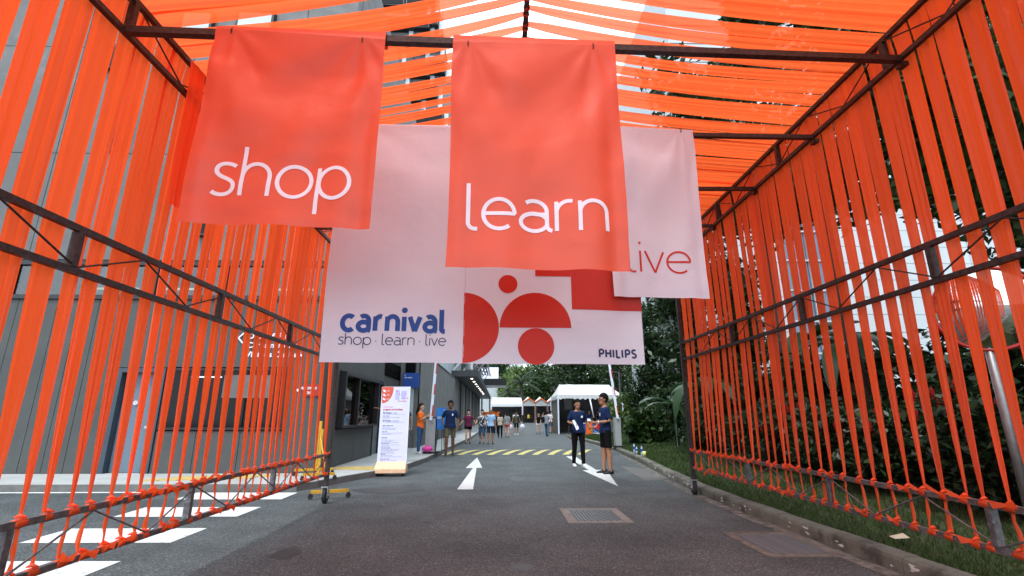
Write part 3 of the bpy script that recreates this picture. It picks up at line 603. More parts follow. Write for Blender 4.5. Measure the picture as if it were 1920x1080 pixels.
shrub('spiky_shrub', 'glossy broad leaved shrub on the lawn beside the grey gate box', 5.75, 19.6, .95, .9, 1.35, LEAFM, 2600, .24)
shrub('spiky_shrub', 'dark low shrub with pale blossoms under the banana leaves', 5.9, 14.2, .7, .9, 1.3, LEAFD, 2600, .14)
for i, (x, y, m) in enumerate(((8.5,24,LEAFY),(10.5,26,LEAFL),(7.2,27,LEAFL),(12.4,24.5,LEAFY),(7.6,21.5,LEAFD))):
    shrub('hedge_bush', ['yellow green bush behind the glossy lawn shrub','light green bush under the slender trees','light green bush right of the tent','yellow green bush in front of the dark tree','dark bush between the lawn shrub and banana plants'][i], x, y, 1.6, 1.5, 2.3, m, 4500, .2)
def leafblade(L, wd, droop, m_, n=10):
    mb = MB(); P = []
    for i in range(n+1):
        t = i/n; x = L*t*math.cos(droop*t*.8); z = L*t*math.sin(.9-droop*t*1.5)*.8; ww = wd*math.sin(math.pi*min(1, .06+t*.94))**.6*.5
        P.append([(x, -ww, z-.25*ww + (.02 if i % 2 else 0)), (x, 0, z), (x, ww, z-.25*ww - (.02 if i % 2 else 0))])
    return mb.grid(P)
def banana(label, x, y, h, n, s):
    t = thing('banana_plant', label, 'banana plant', (x, y, .25), 0, 'banana plants behind the right frame')
    part('stem', MB().tube([(x,y,.2),(x,y,.2+h*.5),(x+.05,y,h*.8)], [.1*s,.08*s,.05*s], 8), BANA, t, True)
    for i in range(n):
        mb = leafblade(random.uniform(1.4, 2.0)*s, .42*s, random.uniform(.5, 1.2), BANA)
        me = mb.mesh('leaf', BANA, True); o = put('leaf', me, t, (x, y, h*.72+random.uniform(-.15, .1)), (0, 0, i*2.4+random.random()*.5))
banana('big leaved banana plant at the end post of the right frame', 6.3, 15.2, 3.0, 9, 1.0)
banana('banana plant with upright leaves in front of the white building', 7.6, 11.6, 4.2, 9, 1.0)
banana('banana plant with broad leaves left of the spotted trunk', 7.3, 9.9, 3.7, 8, .9)
banana('low banana plant leaning over the lawn', 6.0, 17.0, 2.3, 7, .8)
def palm(label, x, y, h, L, n, m):
    t = thing('palm_tree', label, 'palm', (x, y, 0)); part('trunk', MB().tube([(x,y,0),(x+.3,y,h*.5),(x,y,h)], [.35,.28,.22], 8), BARK, t, True)
    for i in range(n):
        a = i*2.399; el = random.uniform(-.3, 1.2); mb = MB(); ax = []
        for k_ in range(9):
            s_ = k_/8; ax.append(Vector((L*s_*math.cos(el*(1-s_*.5)), 0, L*s_*math.sin(el) - L*.45*s_*s_)))
        mb.tube(ax, [.06*(1-k_/9)+.01 for k_ in range(9)], 4)
        for k_ in range(1, 9):
            for s2 in (-1, 1):
                for q in (0, .5):
                    p = ax[k_-1].lerp(ax[k_], q); mb.add([p, p+Vector((.12, 0, 0)), p+Vector((.5, s2*L*.2, -.35))], [(0,1,2)])
        put('frond', mb.mesh('frond', m), t, (x, y, h), (0, 0, a))
palm('feathery palm tree rising behind the far white tents', 4.2, 100, 8.0, 4.2, 22, LEAFD)
palm('smaller palm beside the feathery palm, further left', 1.9, 106, 6.0, 3.2, 16, LEAFD)

# ------------------------------------------------------------------ RIBBON TUNNEL
XL, XR, XM, ZRIDGE = -2.59, 3.2, .21, 4.73
def wallframe(label, X, zs, yv, yend, y0, ph_top, sgn):
    """zs = (b0,b1,m0,m1,t0,t1) rail heights"""
    t = thing('ribbon_wall', label, 'ribbon screen', (X, yend, 0))
    names = {}
    for i, z in enumerate(zs):
        m_ = STEEL if i > 1 else GALV
        part('rail', MB().bar((X, y0, z), (X, yend+.02, z), .038), m_, t)
    for yy in yv:
        for a, b, m_ in ((zs[0], zs[1], GALV), (zs[2], zs[3], STEEL), (zs[4], zs[5], STEEL)):
            part('upright', MB().bar((X, yy, a+.022), (X, yy, b-.022), .05, .04, (0, 1, 0)), m_, t)
    part('post', MB().bar((X, yend+.05, .2), (X, yend+.05, zs[5]+.02), .06, .06, (0, 1, 0)), STEEL, t)
    step = 1.6/3
    for pi, (a, b) in enumerate(((zs[0], zs[1]), (zs[2], zs[3]), (zs[4], zs[5]))):
        yy = yv[0] - step*6; i = 0
        while yy + step < yend + .1:
            lo = (i % 2 == 0) ^ (pi == 2)
            za, zb = (a+.02, b-.02) if lo else (b-.02, a+.02)
            part('brace', MB().tube([(X-sgn*.012, yy, za), (X-sgn*.012, min(yend, yy+step), zb)], .0065, 6), GALV if pi == 0 else STEEL, t)
            yy += step; i += 1
    # casters
    for yy in (yend+.05, yv[0]-3.2):
        c = part('caster_fork', MB().box((X-.05,yy-.05,.225),(X+.05,yy+.05,.24)).box((X-.045,yy-.03,.1),(X-.035,yy+.05,.226)).box((X+.035,yy-.03,.1),(X+.045,yy+.05,.226)).tube([(X-.055,yy+.02,.11),(X+.055,yy+.02,.11)],.014,8), CHROME, t)
        part('wheel', MB().tube([(X-.028,yy+.02,.11),(X-.02,yy+.02,.11),(X+.02,yy+.02,.11),(X+.028,yy+.02,.11)], [.09,.108,.108,.09], 22), RUBBER, c, False)
        part('hub', MB().tube([(X-.03,yy+.02,.11),(X+.03,yy+.02,.11)], .045, 14), CHROME, c)
    return t
ZL = (.41, .69, 2.10, 2.36, 3.80, 4.08); ZR = (.42, .69, 2.21, 2.49, 4.03, 4.31)
WL = wallframe('left steel frame wall hung with orange fabric ribbons', XL, ZL, [1.23-1.57, 1.25, 2.84, 4.41, 5.95], 7.72, -1.2, 1, -1)
WR = wallframe('right steel frame wall hung with orange fabric ribbons beside the grass', XR, ZR, [.12, 1.75, 3.34, 4.95, 6.56], 8.4, -1.2, 1, 1)

def ribbon_mesh(path, across, normal, widths, arc, seed, m, name='ribbon', nx=14):
    rnd = random.Random(seed); P = []; nf = rnd.choice((1, 1.5, 1.5, 2, 2.5)); ph = rnd.random()*6.28; ph2 = rnd.random()*6.28; skew = rnd.uniform(-.6, .6)
    for j, (p, a, nn, w_) in enumerate(zip(path, across, normal, widths)):
        amp = min(.009, math.sqrt(max(0, arc*arc - w_*w_))/(4*nf)*.4 + .0025, w_*.22); row = []
        for i in range(nx+1):
            s = i/nx - .5; q_ = math.sin(s*nf*6.283 + ph + skew*j*.08); f = math.copysign(abs(q_)**1.8, q_) + .35*math.sin(s*(nf*2+1)*6.283 + ph2 + j*.04)
            row.append(p + a*(s*w_ + .06*w_*math.sin(s*6.283*nf+ph2)*(1 if w_ < arc*.8 else .2)*.5) + nn*(amp*f))
        P.append(row)
    mb = MB().grid(P); return mb.mesh(name, m, True)
def knot_mesh(X, y, zs, seed):
    rnd = random.Random(seed); mb = MB()
    for z in zs:
        w_ = rnd.uniform(.045, .075); o = rnd.uniform(-.015, .015)
        mb.tube([(X, y+o-w_/2, z), (X, y+o-w_*.3, z), (X+rnd.uniform(-.003, .003), y+o, z+rnd.uniform(-.003, .003)), (X, y+o+w_*.3, z), (X, y+o+w_/2, z)], [.025, .0262, .027, .0262, .025], 8)
        mb.tube([(X-.03, y+o, z+.03), (X+.0, y+o, z+.04), (X+.03, y+o+.01, z+.03)], [.004, .012, .004], 6)
        if rnd.random() < .55:
            for s_ in (-1, 1):
                L = rnd.uniform(.03, .09); dz = rnd.uniform(-.9, .5); b0 = Vector((X - math.copysign(.033, X), y+o, z+.02)); b1 = b0 + Vector((-math.copysign(.02, X), s_*L, dz*L)); wv = Vector((0, .012, .022))
                mb.add([b0-wv*.4, b0+wv*.4, b1+wv+Vector((0, 0, .006)), b1-wv], [(0,1,2,3)])
    return mb.mesh('knot', RIB, True)
knL = [.7,.9,1.1,1.28,1.46,1.63,1.8,1.98,2.15,2.33,2.52,2.72,2.91,3.05,3.23,3.36,3.54,3.68,3.81,3.93,4.11,4.25,4.43,4.57,4.78,5.02,5.22,5.35,5.49,5.66,5.82,5.96,6.11,6.31,6.47,6.64,6.93,7.22,7.61]
knR = [.6,.8,.98,1.15,1.33,1.5,1.66,1.82,2.0,2.17,2.36,2.52,2.7,2.88,3.05,3.21,3.38,3.5,3.68,3.84,3.99,4.17,4.35,4.51,4.72,4.9,5.05,5.24,5.42,5.59,5.69,5.87,6.02,6.23,6.4,6.61,6.75,6.94,7.17,7.33,7.49,7.65,7.78,8.07,8.3]
knL = [-1+.19*i for i in range(9)] + knL; knR = [-1+.19*i for i in range(8)] + knR
def wall_ribbons(par, X, zs, kn, sgn, seed):
    n = len(kn); y0 = kn[0]; y1 = kn[-1]+.02
    tops = [y0 + (y1-y0)*(i/(n-1))**1.0*.55 + kn[i]*.45 - y0*.45 for i in range(n)]
    tops = [.5*(kn[i] + tops[i]) for i in range(n)]
    rnd = random.Random(seed)
    for i in range(n):
        pitch = (tops[min(n-1, i+1)] - tops[max(0, i-1)])/(2 if 0 < i < n-1 else 1)
        w0 = min(.24, pitch*rnd.uniform(.95, 1.08)); arc = max(.25, w0*1.08)
        zt = zs[5] + .024; zb = zs[1] + .03; path, ac, nn, wd = [], [], [], []
        # over the top rail then down outside
        M = 20; lean = 0
        for j in range(M+1):
            t = j/M; z = zt + (zb-zt)*t; y = tops[i]*(1-t) + kn[i]*t + lean*math.sin(t*3.1)
            x = X + sgn*(.034 + .012*math.sin(t*math.pi)) * (1 if t < .55 else (1-t)/.45*.75+.25)
            if t == 0: x = X + sgn*.02
            path.append(Vector((x, y, z))); ac.append(Vector((0, 1, 0))); nn.append(Vector((sgn, 0, 0)))
            wd.append(w0*float(np.interp(t, (0,.5,.77,.9,.97,1), (1,.75+.05*math.sin(i*1.7),.56+.07*math.sin(i*1.7),.35,.2,.13))))
        r_ = put('ribbon', ribbon_mesh(path, ac, nn, wd, arc, seed+i, RIB), par)
        tw_ = rnd.uniform(.014, .026); P = []
        for j in range(5):
            t = j/4; z = zs[1]-.02 + (zs[0]+.03 - zs[1]+.02)*t; a = t*1.5*rnd.choice((-1, 1)); yy = kn[i] + rnd.uniform(-.004, .004) + .02*t*math.sin(i)
            P.append([Vector((X+sgn*.01 + .5*tw_*math.sin(a), yy - tw_*.5, z)), Vector((X-sgn*.006, yy, z)), Vector((X+sgn*.012, yy + tw_*.5, z))])
        put('tail', MB().grid(P).mesh('tail', RIB, True), r_)
        put('knot', knot_mesh(X, kn[i]+.0, (zs[1], zs[0]), seed*3+i), r_)
    return tops
TL = wall_ribbons(WL, XL, ZL, knL, -1, 11); TR = wall_ribbons(WR, XR, ZR, knR, 1, 57)
# the torn short ribbon on the left
pth = [Vector((XL+.03 + .01*math.sin(j*.5), 3.52+.02*j/12, 4.09 - 1.25*j/12)) for j in range(13)]
o = put('ribbon', ribbon_mesh(pth, [Vector((0,1,0))]*13, [Vector((1,0,0))]*13, [.2-.004*j for j in range(13)], .22, 5, RIB), WL); o['label'] = 'short orange ribbon with loose cut end'

rf = thing('tunnel_roof', 'steel ridge and cross beams of the tunnel roof strung with orange ribbons', 'roof frame', (XM, 4, ZRIDGE))
part('ridge_pole', MB().bar((XM, -1.2, ZRIDGE), (XM, 8.1, ZRIDGE), .045), STEEL, rf)
BEAMS = [((XL,1.25,3.8),(XR,1.6,4.01)), ((XL,2.81,3.80),(XR,3.2,4.01)), ((XL,3.95,3.80),(XR,4.32,4.01)), ((XL,5.2,3.8),(XR,5.52,4.03)), ((XL,6.4,3.8),(XR,6.75,4.03)), ((XL,7.7,3.8),(XR,8.4,4.03))]
BEAMS = BEAMS[1:]
for bi, (a, b) in enumerate(BEAMS):
    part('beam', MB().bar((a[0]+.024, a[1], a[2]), (b[0]-.024, b[1], b[2]), .05 if bi == 0 else .042), STEEL, rf)
    part('bracket', MB().box((XR-.02,b[1]-.02,b[2]-.06),(XR+.03,b[1]+.05,b[2]-.025)), DARK, rf)
    if bi: part('king_post', MB().bar((XM, a[1]+.17, 3.94), (XM, a[1]+.17, ZRIDGE-.022), .04, .04, (0, 1, 0)), STEEL, rf)
def roof_ribbons(X, zt, tops, sgn, seed):
    rnd = random.Random(seed)
    for i in range(len(tops)):
        pitch = (tops[min(len(tops)-1, i+1)] - tops[max(0, i-1)])/(2 if 0 < i < len(tops)-1 else 1)
        w1 = min(.24, pitch*rnd.uniform(.96, 1.04)); w0 = rnd.uniform(.045, .08); sag = rnd.uniform(.05, .12)
        M = 18; path, ac, nn, wd = [], [], [], []; yr = tops[i] + rnd.uniform(-.015, .015)
        for j in range(M+1):
            t = j/M; x = XM + sgn*.022 + (X + sgn*.02 - XM - sgn*.022)*t; z = ZRIDGE + .0 + (zt + .026 - ZRIDGE)*t - sag*math.sin(math.pi*t)*(1-.3*t)
            y = yr + (tops[i]-yr)*t
            path.append(Vector((x, y, z))); ac.append(Vector((0, 1, 0))); nn.append(Vector((0, 0, 1))); wd.append(w0 + (w1-w0)*(t**.42))
        r_ = put('ribbon', ribbon_mesh(path, ac, nn, wd, .24, seed+i, RIBR), rf)
        mb = MB(); mb.tube([(XM, yr-.02, ZRIDGE), (XM, yr, ZRIDGE), (XM, yr+.02, ZRIDGE)], [.026, .031, .026], 8); put('knot', mb.mesh('knot', RIBR, True), r_)
roof_ribbons(XL, ZL[5], TL, -1, 301); roof_ribbons(XR, ZR[5], TR, 1, 402)

# ------------------------------------------------------------------ stroke lettering
def arc(cx, cy, rx_, ry_, a0, a1, n=20):
    return [(cx + rx_*math.cos(R(a0+(a1-a0)*i/n)), cy + ry_*math.sin(R(a0+(a1-a0)*i/n))) for i in range(n+1)]
def line(x0, y0, x1, y1, n=8): return [(x0+(x1-x0)*i/n, y0+(y1-y0)*i/n) for i in range(n+1)]
def bez(p0, p1, p2, p3, n=12): return [tuple((1-t)**3*a + 3*(1-t)**2*t*b + 3*(1-t)*t*t*c + t**3*d for a, b, c, d in zip(p0, p1, p2, p3)) for t in [i/n for i in range(n+1)]]
GLY = {  # advance, strokes ; x-height = 1
 's': (.74, [bez((.62,.9),(.45,1.02),(.12,1.02),(.1,.76)) + bez((.1,.76),(.1,.5),(.62,.56),(.62,.27))[1:] + bez((.62,.27),(.6,-.02),(.22,-.04),(.04,.1))[1:]]),
 'h': (.98, [line(.08,0,.08,1.52), line(.08,.55,.08,.62,1) + arc(.46,.6,.38,.4,180,0) + line(.84,.6,.84,0)[1:]]),
 'o': (1.12, [arc(.54,.5,.47,.49,0,360,36)]),
 'p': (1.08, [line(.08,-.48,.08,.98), arc(.55,.5,.45,.49,0,360,36)]),
 'l': (.42, [line(.08,1.5,.08,.2) + arc(.27,.2,.19,.19,180,270,8)[1:] + [(.34,.01)]]),
 'e': (1.02, [line(.07,.52,.93,.52) + arc(.5,.5,.44,.49,5,310,30)]),
 'a': (.98, [arc(.45,.65,.36,.35,130,0,12) + line(.81,.65,.81,.2)[1:] + arc(.97,.2,.16,.19,180,265,6)[1:], arc(.45,.3,.38,.29,20,340,26) + [(.81,.3)], line(.81,.56,.48,.57,4) + arc(.45,.3,.38,.28,90,180,8)]),
 'r': (.64, [line(.08,0,.08,.98), arc(.44,.6,.36,.38,180,75,12)]),
 'n': (.98, [line(.08,0,.08,.98), arc(.46,.6,.38,.39,180,0) + line(.84,.6,.84,0)[1:]]),
 'i': (.26, [line(.1,0,.1,.98), [(.1,1.32),(.1,1.42)]]),
 'v': (.84, [line(.03,.98,.4,.0) , line(.4,0,.77,.98)]),
 'c': (.88, [arc(.5,.5,.44,.49,50,310,26)]),
 ' ': (.42, []), '.': (.3, [[(.08,.45),(.14,.45)]]),
 'P': (1, [line(.1,0,.1,1.3), line(.1,1.3,.5,1.3,3)+arc(.5,.95,.35,.35,90,-90,14)[1:]+line(.5,.6,.1,.6,3)[1:]]),
 'H': (1.15, [line(.1,0,.1,1.3), line(.95,0,.95,1.3), line(.1,.68,.95,.68)]), 'I': (.42, [line(.13,0,.13,1.3)]), 'L': (.85, [line(.1,1.3,.1,0)+line(.1,0,.75,0)[1:]]),
 'S': (.95, [bez((.78,1.18),(.55,1.36),(.12,1.36),(.12,.97)) + bez((.12,.97),(.12,.62),(.8,.7),(.8,.34))[1:] + bez((.8,.34),(.78,-.04),(.3,-.06),(.06,.12))[1:]]),
}
def stroke(mb, pts, w_, fn, mi=0):
    """constant-width strip in (u,v) mapped to 3D by fn"""
    n = len(pts); L = []; 
    for i, p in enumerate(pts):
        a = pts[max(0, i-1)]; b = pts[min(n-1, i+1)]; dx, dy = b[0]-a[0], b[1]-a[1]; l = math.hypot(dx, dy) or 1
        L.append([fn(p[0]-dy/l*w_/2, p[1]+dx/l*w_/2), fn(p[0]+dy/l*w_/2, p[1]-dx/l*w_/2)])
    mb.grid(L, mi)
def word(mb, s, u0, v0, xh, width, wt, fn):
    """word with x-height xh starting at u0, baseline v0, scaled in x to fit width"""
    tot = sum(GLY[c][0] for c in s); sp_ = max(0, wt-.1*xh)*.9; kxx = (width-len(s)*sp_)/tot; u = u0 + sp_/2
    for c in s:
        adv, st = GLY[c]
        for j, p in enumerate(st):
          if len(p) == 2:
            cu_, cv_ = u+p[0][0]*kxx, v0+p[0][1]*xh+wt*.3; rd = wt*.62
            mb.add([fn(cu_+rd*math.cos(q*.5236), cv_+rd*math.sin(q*.5236), .0008) for q in range(12)], [tuple(range(12))])
          else: stroke(mb, [(u+x*kxx, v0+y*xh + 0) for x, y in p], wt, lambda a, b, e=.0004*j: fn(a, b, e))
        u += adv*kxx + sp_

# ------------------------------------------------------------------ banners
def banner(name, label, beam, x0, x1, z0, z1, m, seed, dy=-.05, amp=.012, tilt=0, tz=0):
    (bx0, by0, bz0), (bx1, by1, bz1) = beam; sl_ = (by1-by0)/(bx1-bx0); szz = (bz1-bz0)/(bx1-bx0)
    rnd = random.Random(seed); of = Vector((rnd.random()*50, rnd.random()*50, rnd.random()*50))
    def ztop(x): return z1 + tz*(x-x0)
    def f(x, z, e=0.):
        u = (x-x0)/(x1-x0); v = max(0, min(1, (ztop(x)-z)/(z1-z0)))
        c = 1 - (2*u-1)**2
        fold = math.sin(10*(v*1.15 - .42*c) + of.x) * math.exp(-((v-.25)/.4)**2) * c**.5 * 1.1
        side_ = (math.sin(u*13+of.y)*.5*v + .6*math.exp(-((u-.06)/.05)**2) - .8*math.exp(-((u-.93)/.05)**2)) * min(1, v*3)
        nz_ = noise.noise(Vector((u*2.2, 0, v*1.5))+of)*1.4 + noise.noise(Vector((u*5+v*2, 1, v*3.5))+of)*.55 + noise.noise(Vector((u*4, 5, v*14))+of)*.22*v
        # puckers running from the two ties
        pk = 0
        for tu in (.09, .86):
            du, dv = u-tu, v+.02; an = math.atan2(du, dv+.001); rr = math.hypot(du, dv); pk += math.sin(an*9+of.z)*math.exp(-rr*3.5)*.8
        d = amp*(fold + side_ + nz_*1.3 + pk)*min(1, .06+v*4.5)
        y = by0 + (x-bx0)*sl_ + dy - tilt*(ztop(x)-z) - d - e
        return Vector((x, y, z))
    t = thing(name, label, 'banner', ((x0+x1)/2, (by0+by1)/2, z0))
    nu, nv = 60, 72; P = []
    for i in range(nv+1):
        row = []
        for j in range(nu+1):
            x = x0 + (x1-x0)*j/nu; u = j/nu; zt_ = ztop(x); v = i/nv
            zz = zt_ + (z0-zt_)*v + .006*noise.noise(Vector((u*6, v, 0))+of)*v
            xs = x + (.008*math.sin(v*4+of.x)*min(1,v*5) if j in (0, nu) else 0); q = f(x, zz); q.x = xs; row.append(q)
        P.append(row)
    cl = put('cloth', MB().grid(P).mesh('cloth', m, True), t)
    # hem rolled over the beam, ties
    hem = []
    for j in range(nu+1):
        x = x0 + (x1-x0)*j/nu; p = f(x, ztop(x)); bz = bz0 + (x-bx0)*szz; byy = by0 + (x-bx0)*sl_
        hem.append([p, Vector((x, byy-.044, max(p.z, bz+.03)+.002)), Vector((x, byy-.02, max(p.z, bz+.03)+.006)), Vector((x, byy+.03, max(p.z, bz+.028)+.002)), Vector((x, byy+.034, bz-.05))])
    put('top_hem', MB().grid(hem).mesh('top_hem', m, True), t)
    for tu in (.09, .86):
        x = x0+(x1-x0)*tu; p = f(x, ztop(x)-.03); part('tie', MB().tube([p+Vector((0,-.004,-.005)), p+Vector((.002,-.012,.02)), p+Vector((0,.0,.045)), p+Vector((0,.06,.04))], .004, 5), DARK, t)
    return t, f, cl
b1, b2_ = BEAMS[0], BEAMS[1]
# shop
t, f, _ = banner('shop_banner', 'orange hanging banner reading shop, leftmost of the front row', b1, -1.97, -.83, 2.39, 3.83, SAL, 3, amp=.026)
mb = MB(); word(mb, 'shop', -1.825, 2.585, .225, .865, .026, lambda a, b, e=0: f(a, b, .003+e)); part('lettering', mb, PRW, t)
t, f, _ = banner('learn_banner', 'large orange hanging banner reading learn in the centre', b1, -.355, .835, 2.16, 3.85, SAL, 8, amp=.024, tz=.05)
mb = MB(); word(mb, 'learn', -.24, 2.425, .215, .975, .027, lambda a, b, e=0: f(a, b, .003+e)); part('lettering', mb, PRW, t)
t, f, _ = banner('live_banner', 'white hanging banner reading live in thin red letters', b2_, .99, 1.86, 2.26, 3.95, WHT, 21, dy=-.11, amp=.014)
mb = MB(); word(mb, 'live', 1.12, 2.49, .2, .61, .018, lambda a, b, e=0: f(a, b, .003+e)); part('lettering', mb, PRR, t)
t, f, _ = banner('carnival_banner', 'wide white banner with carnival lettering and red shapes hanging behind the others', b2_, -1.47, 1.25, 1.675, 3.87, WHT, 34, dy=-.045, amp=.015, tz=.02)
fe = lambda a, b, e=0: f(a, b, .003+e)
mb = MB(); word(mb, 'carnival', -1.335, 1.937, .125, .885, .04, fe); part('lettering', mb, PRB, t)
mb = MB(); word(mb, 'shop . learn . live', -1.34, 1.82, .062, .885, .008, fe); part('lettering', mb, PRD, t)
mb = MB(); word(mb, 'PHILIPS', .835, 1.735, .05, .345, .017, fe); part('lettering', mb, PRD, t)
def disc(mb, cx, cz, r, a0=0, a1=360, nr=10, na=48):
    mb.grid([[fe(cx + r*i/nr*math.cos(R(a0+(a1-a0)*j/na)), cz + r*i/nr*math.sin(R(a0+(a1-a0)*j/na))) for j in range(na+1)] for i in range(nr+1)])
def rect(mb, x0, x1, z0, z1, n=16): mb.grid([[fe(x0+(x1-x0)*i/n, z0+(z1-z0)*j/n) for i in range(n+1)] for j in range(n+1)])
for args in ((.06,2.365,.083),(.3,1.822,.155)):
    mb = MB(); disc(mb, *args); part('printed_disc', mb, PRR, t)
mb = MB(); disc(mb, -.318, 1.978, .302, -90, 90); part('printed_half_disc', mb, PRR, t)
mb = MB(); disc(mb, .298, 1.98, .308, 0, 180); part('printed_half_disc', mb, PRR, t)
mb = MB(); rect(mb, .3, .615, 2.44, 2.9); rect(mb, .616, 1.245, 2.145, 2.9); part('printed_blocks', mb, PRR, t)
# seam
mb = MB(); stroke(mb, line(-.312, 1.69, -.312, 3.8, 30), .004, fe); part('seam', mb, mat('seam_grey', (.5, .48, .52), .7), t)

# ------------------------------------------------------------------ PEOPLE
def cloth(name, col, rough=.85, pat=None):
    return mat(name, col, rough, .12, 9, .35, 14, spec=.15, stain=pat)
SK = [mat('skin_tan', (.33, .17, .1), .55, .06, 12), mat('skin_brown', (.17, .08, .045), .5, .06, 12), mat('skin_light', (.52, .33, .23), .55, .05, 12)]
HAIRM = mat('black_hair', (.006, .005, .005), .8, .4, 60, spec=.15); HAIRB = mat('brown_hair', (.03, .014, .008), .7, .4, 60, spec=.2)
NAVY = cloth('navy_tee', (.009, .022, .072)); BLK = cloth('black_cloth', (.0045, .0045, .0055)); KHA = cloth('khaki_cloth', (.11, .1, .065)); ORT = cloth('orange_tee', (.85, .16, .02)); JEAN = cloth('blue_jeans', (.035, .085, .2))
MAR = cloth('maroon_top', (.14, .02, .055)); LBL = cloth('light_blue_shirt', (.3, .48, .72)); DNM = cloth('denim', (.05, .1, .17)); PATB = cloth('black_white_print', (.015, .015, .02), pat=(16, (.75, .75, .75), .52, .56)); PATC = cloth('cream_print', (.5, .47, .38), pat=(22, (.12, .12, .09), .52, .6))
OLV = cloth('olive_tee', (.06, .075, .05)); GRY = cloth('grey_tee', (.22, .24, .27)); WTE = cloth('white_tee', (.7, .7, .74)); REDC = cloth('red_shorts', (.5, .05, .04)); YLW = cloth('yellow_tee', (.6, .45, .03)); DNV = cloth('dark_navy_shorts', (.014, .02, .045))
EYEM = mat('eye_dark', (.01, .008, .008), .3); LIPM = mat('lips', (.22, .08, .07), .5); SHOEW = mat('white_shoe', (.7, .7, .7), .6, .06, 30); SHOEB = mat('black_shoe', (.012, .012, .014), .6, .1, 30)

def person(label, loc, rz, H=1.72, skin=0, top=NAVY, bottom=BLK, blen='shorts', shoe=SHOEB, hair='short', hairm=HAIRM, legs=((0, 0), (0, 0)), arms=None, female=False, vox=.012, faced=True, group=None, lean=0, head_turn=0, emblem=False, watch=None, glasses=False, lod=0, fat=1.0, sole=None):
    """local frame: facing -Y, origin on the ground. legs: (hip swing deg forward, knee bend deg) for -X side, +X side.
    arms: for each side elbow and wrist offsets from the shoulder."""
    s = H/1.72; t = thing('person', label, 'person', loc, rz, group, s)
    k = .93 if female else 1.0; hipx = .096; sw = .163*k
    def P(x, y, z): return Vector((x, y + lean*(z-.9)*.0, z))
    J = {}
    drop = 99
    for sd_, (sw_, kn_) in zip((-1, 1), legs):
        h = Vector((sd_*hipx, 0, .92)); a = R(sw_); b = R(sw_-kn_)
        kn = h + Vector((sd_*.005, -math.sin(a)*.43, -math.cos(a)*.43)); an = kn + Vector((sd_*.005, -math.sin(b)*.415, -math.cos(b)*.415))
        J[sd_] = (h, kn, an, b); drop = min(drop, an.z - .075)
    dz = Vector((0, 0, -drop))
    for sd_ in (-1, 1): h, kn, an, b = J[sd_]; J[sd_] = (h+dz, kn+dz, an+dz, b)
    zo = -drop
    arms = arms or (((-.05, 0, -.28), (-.06, -.06, -.53)), ((.05, 0, -.28), (.06, -.06, -.53)))
    A = {}
    for sd_, (e, w_) in zip((-1, 1), arms):
        sh = Vector((sd_*sw, .005, 1.405+zo)); A[sd_] = (sh, sh + Vector(e), sh + Vector(w_))
    n = 10 if lod else 16
    torso = [(0,0,.86,.13*fat,.085*fat),(0,0,.93,.158*fat,.105*fat),(0,.005,1.02,.142*k*fat,.1*fat),(0,.0,1.1,.13*k*fat,.095*fat),(0,-.005,1.2,.148*k,.105),(0,-.005,1.3,.165*k,.11),(0,.0,1.38,.165*k,.1),(0,.005,1.43,.11,.075),(0,.005,1.46,.06,.055)]
    torso = [(x, y, z+zo, a, b) for x, y, z, a, b in torso]
    body = MB().loft(torso, n)
    hc = Vector((0, -.015, 1.6+zo))
    body.tube([(0,.012,1.42+zo),(0,.0,1.5+zo),(0,-.005,1.55+zo)], [.062,.054,.055], n)
    mh = Matrix.Rotation(R(head_turn), 3, 'Z')
    def H_(v): return hc + mh @ Vector(v)*1.14
    hb = MB(); hb.ell((0,0,.015), (.074,.092,.1), 16, 12, fn=lambda u: 1 - (.12*max(0, -u.z)*abs(u.x)))
    hb.ell((0,-.028,-.055), (.054,.062,.058), 12, 8)
    if not lod:
        hb.tube([(0,-.088,.02),(0,-.103,-.012),(0,-.1,-.022)], [.008,.013,.011], 8); hb.ell((0,-.085,-.052), (.022,.012,.008), 8, 6)
        for sx in (-1, 1): hb.ell((sx*.076,.004,-.002), (.009,.018,.028), 8, 6)
    body.add([H_(v) for v in hb.v], hb.f)
    hand_m = []
    for sd_ in (-1, 1):
        sh, el, wr = A[sd_]; body.tube([sh+Vector((-sd_*.03,0,.0)), sh+Vector((0,0,-.02)), sh.lerp(el,.4), el, el.lerp(wr,.3), wr], [.05,.05,.042,.036,.037,.024], 10)
        d = (wr-el).normalized(); sidev = Vector((0, 1, 0)) if abs(d.y) < .8 else Vector((0, 0, 1)); sidev = (sidev - d*sidev.dot(d)).normalized(); up = d.cross(sidev)
        pm = wr + d*.045
        body.tube([wr - d*.01, wr+d*.03, wr+d*.075, wr+d*.09], [(.022,.02),(.036,.017),(.038,.016),(.03,.013)] if not lod else [.022,.03,.03,.02], 8)
        if not lod:
            for fi, (o_, L) in enumerate(((-.029,.06),(-.01,.072),(.01,.067),(.028,.05))):
                b0 = wr + d*.082 + sidev*o_; b1 = b0 + (d*.9 + up*.25*-sd_).normalized()*L*.5; b2 = b1 + (d*.6 + up*.75*-sd_).normalized()*L*.5
                body.tube([b0 - d*.02, b0, b1, b2], [.0095,.0095,.0088,.007], 6)
            b0 = wr + d*.03 - sidev*.03; b1 = b0 - sidev*.02 + d*.03; body.tube([b0, b1, b1 + d*.03 + up*.005], [.012,.0105,.008], 6)
        else: body.tube([wr+d*.08, wr+d*.14], [.03,.018], 6)
        h, kn, an, b = J[sd_]
        body.tube([h+Vector((0,0,.02)), h.lerp(kn,.25), h.lerp(kn,.7), kn, kn.lerp(an,.28)+Vector((0,.012,0)), kn.lerp(an,.75), an, an+Vector((0,0,-.03))], [.085,.082,.064,.057,.06,.042,.034,.036], 12)
    put('body', remesh(body, 'body', SK[skin], vox if not lod else .025, 3 if not lod else 2), t, world=False)
    # shirt
    infl = .011
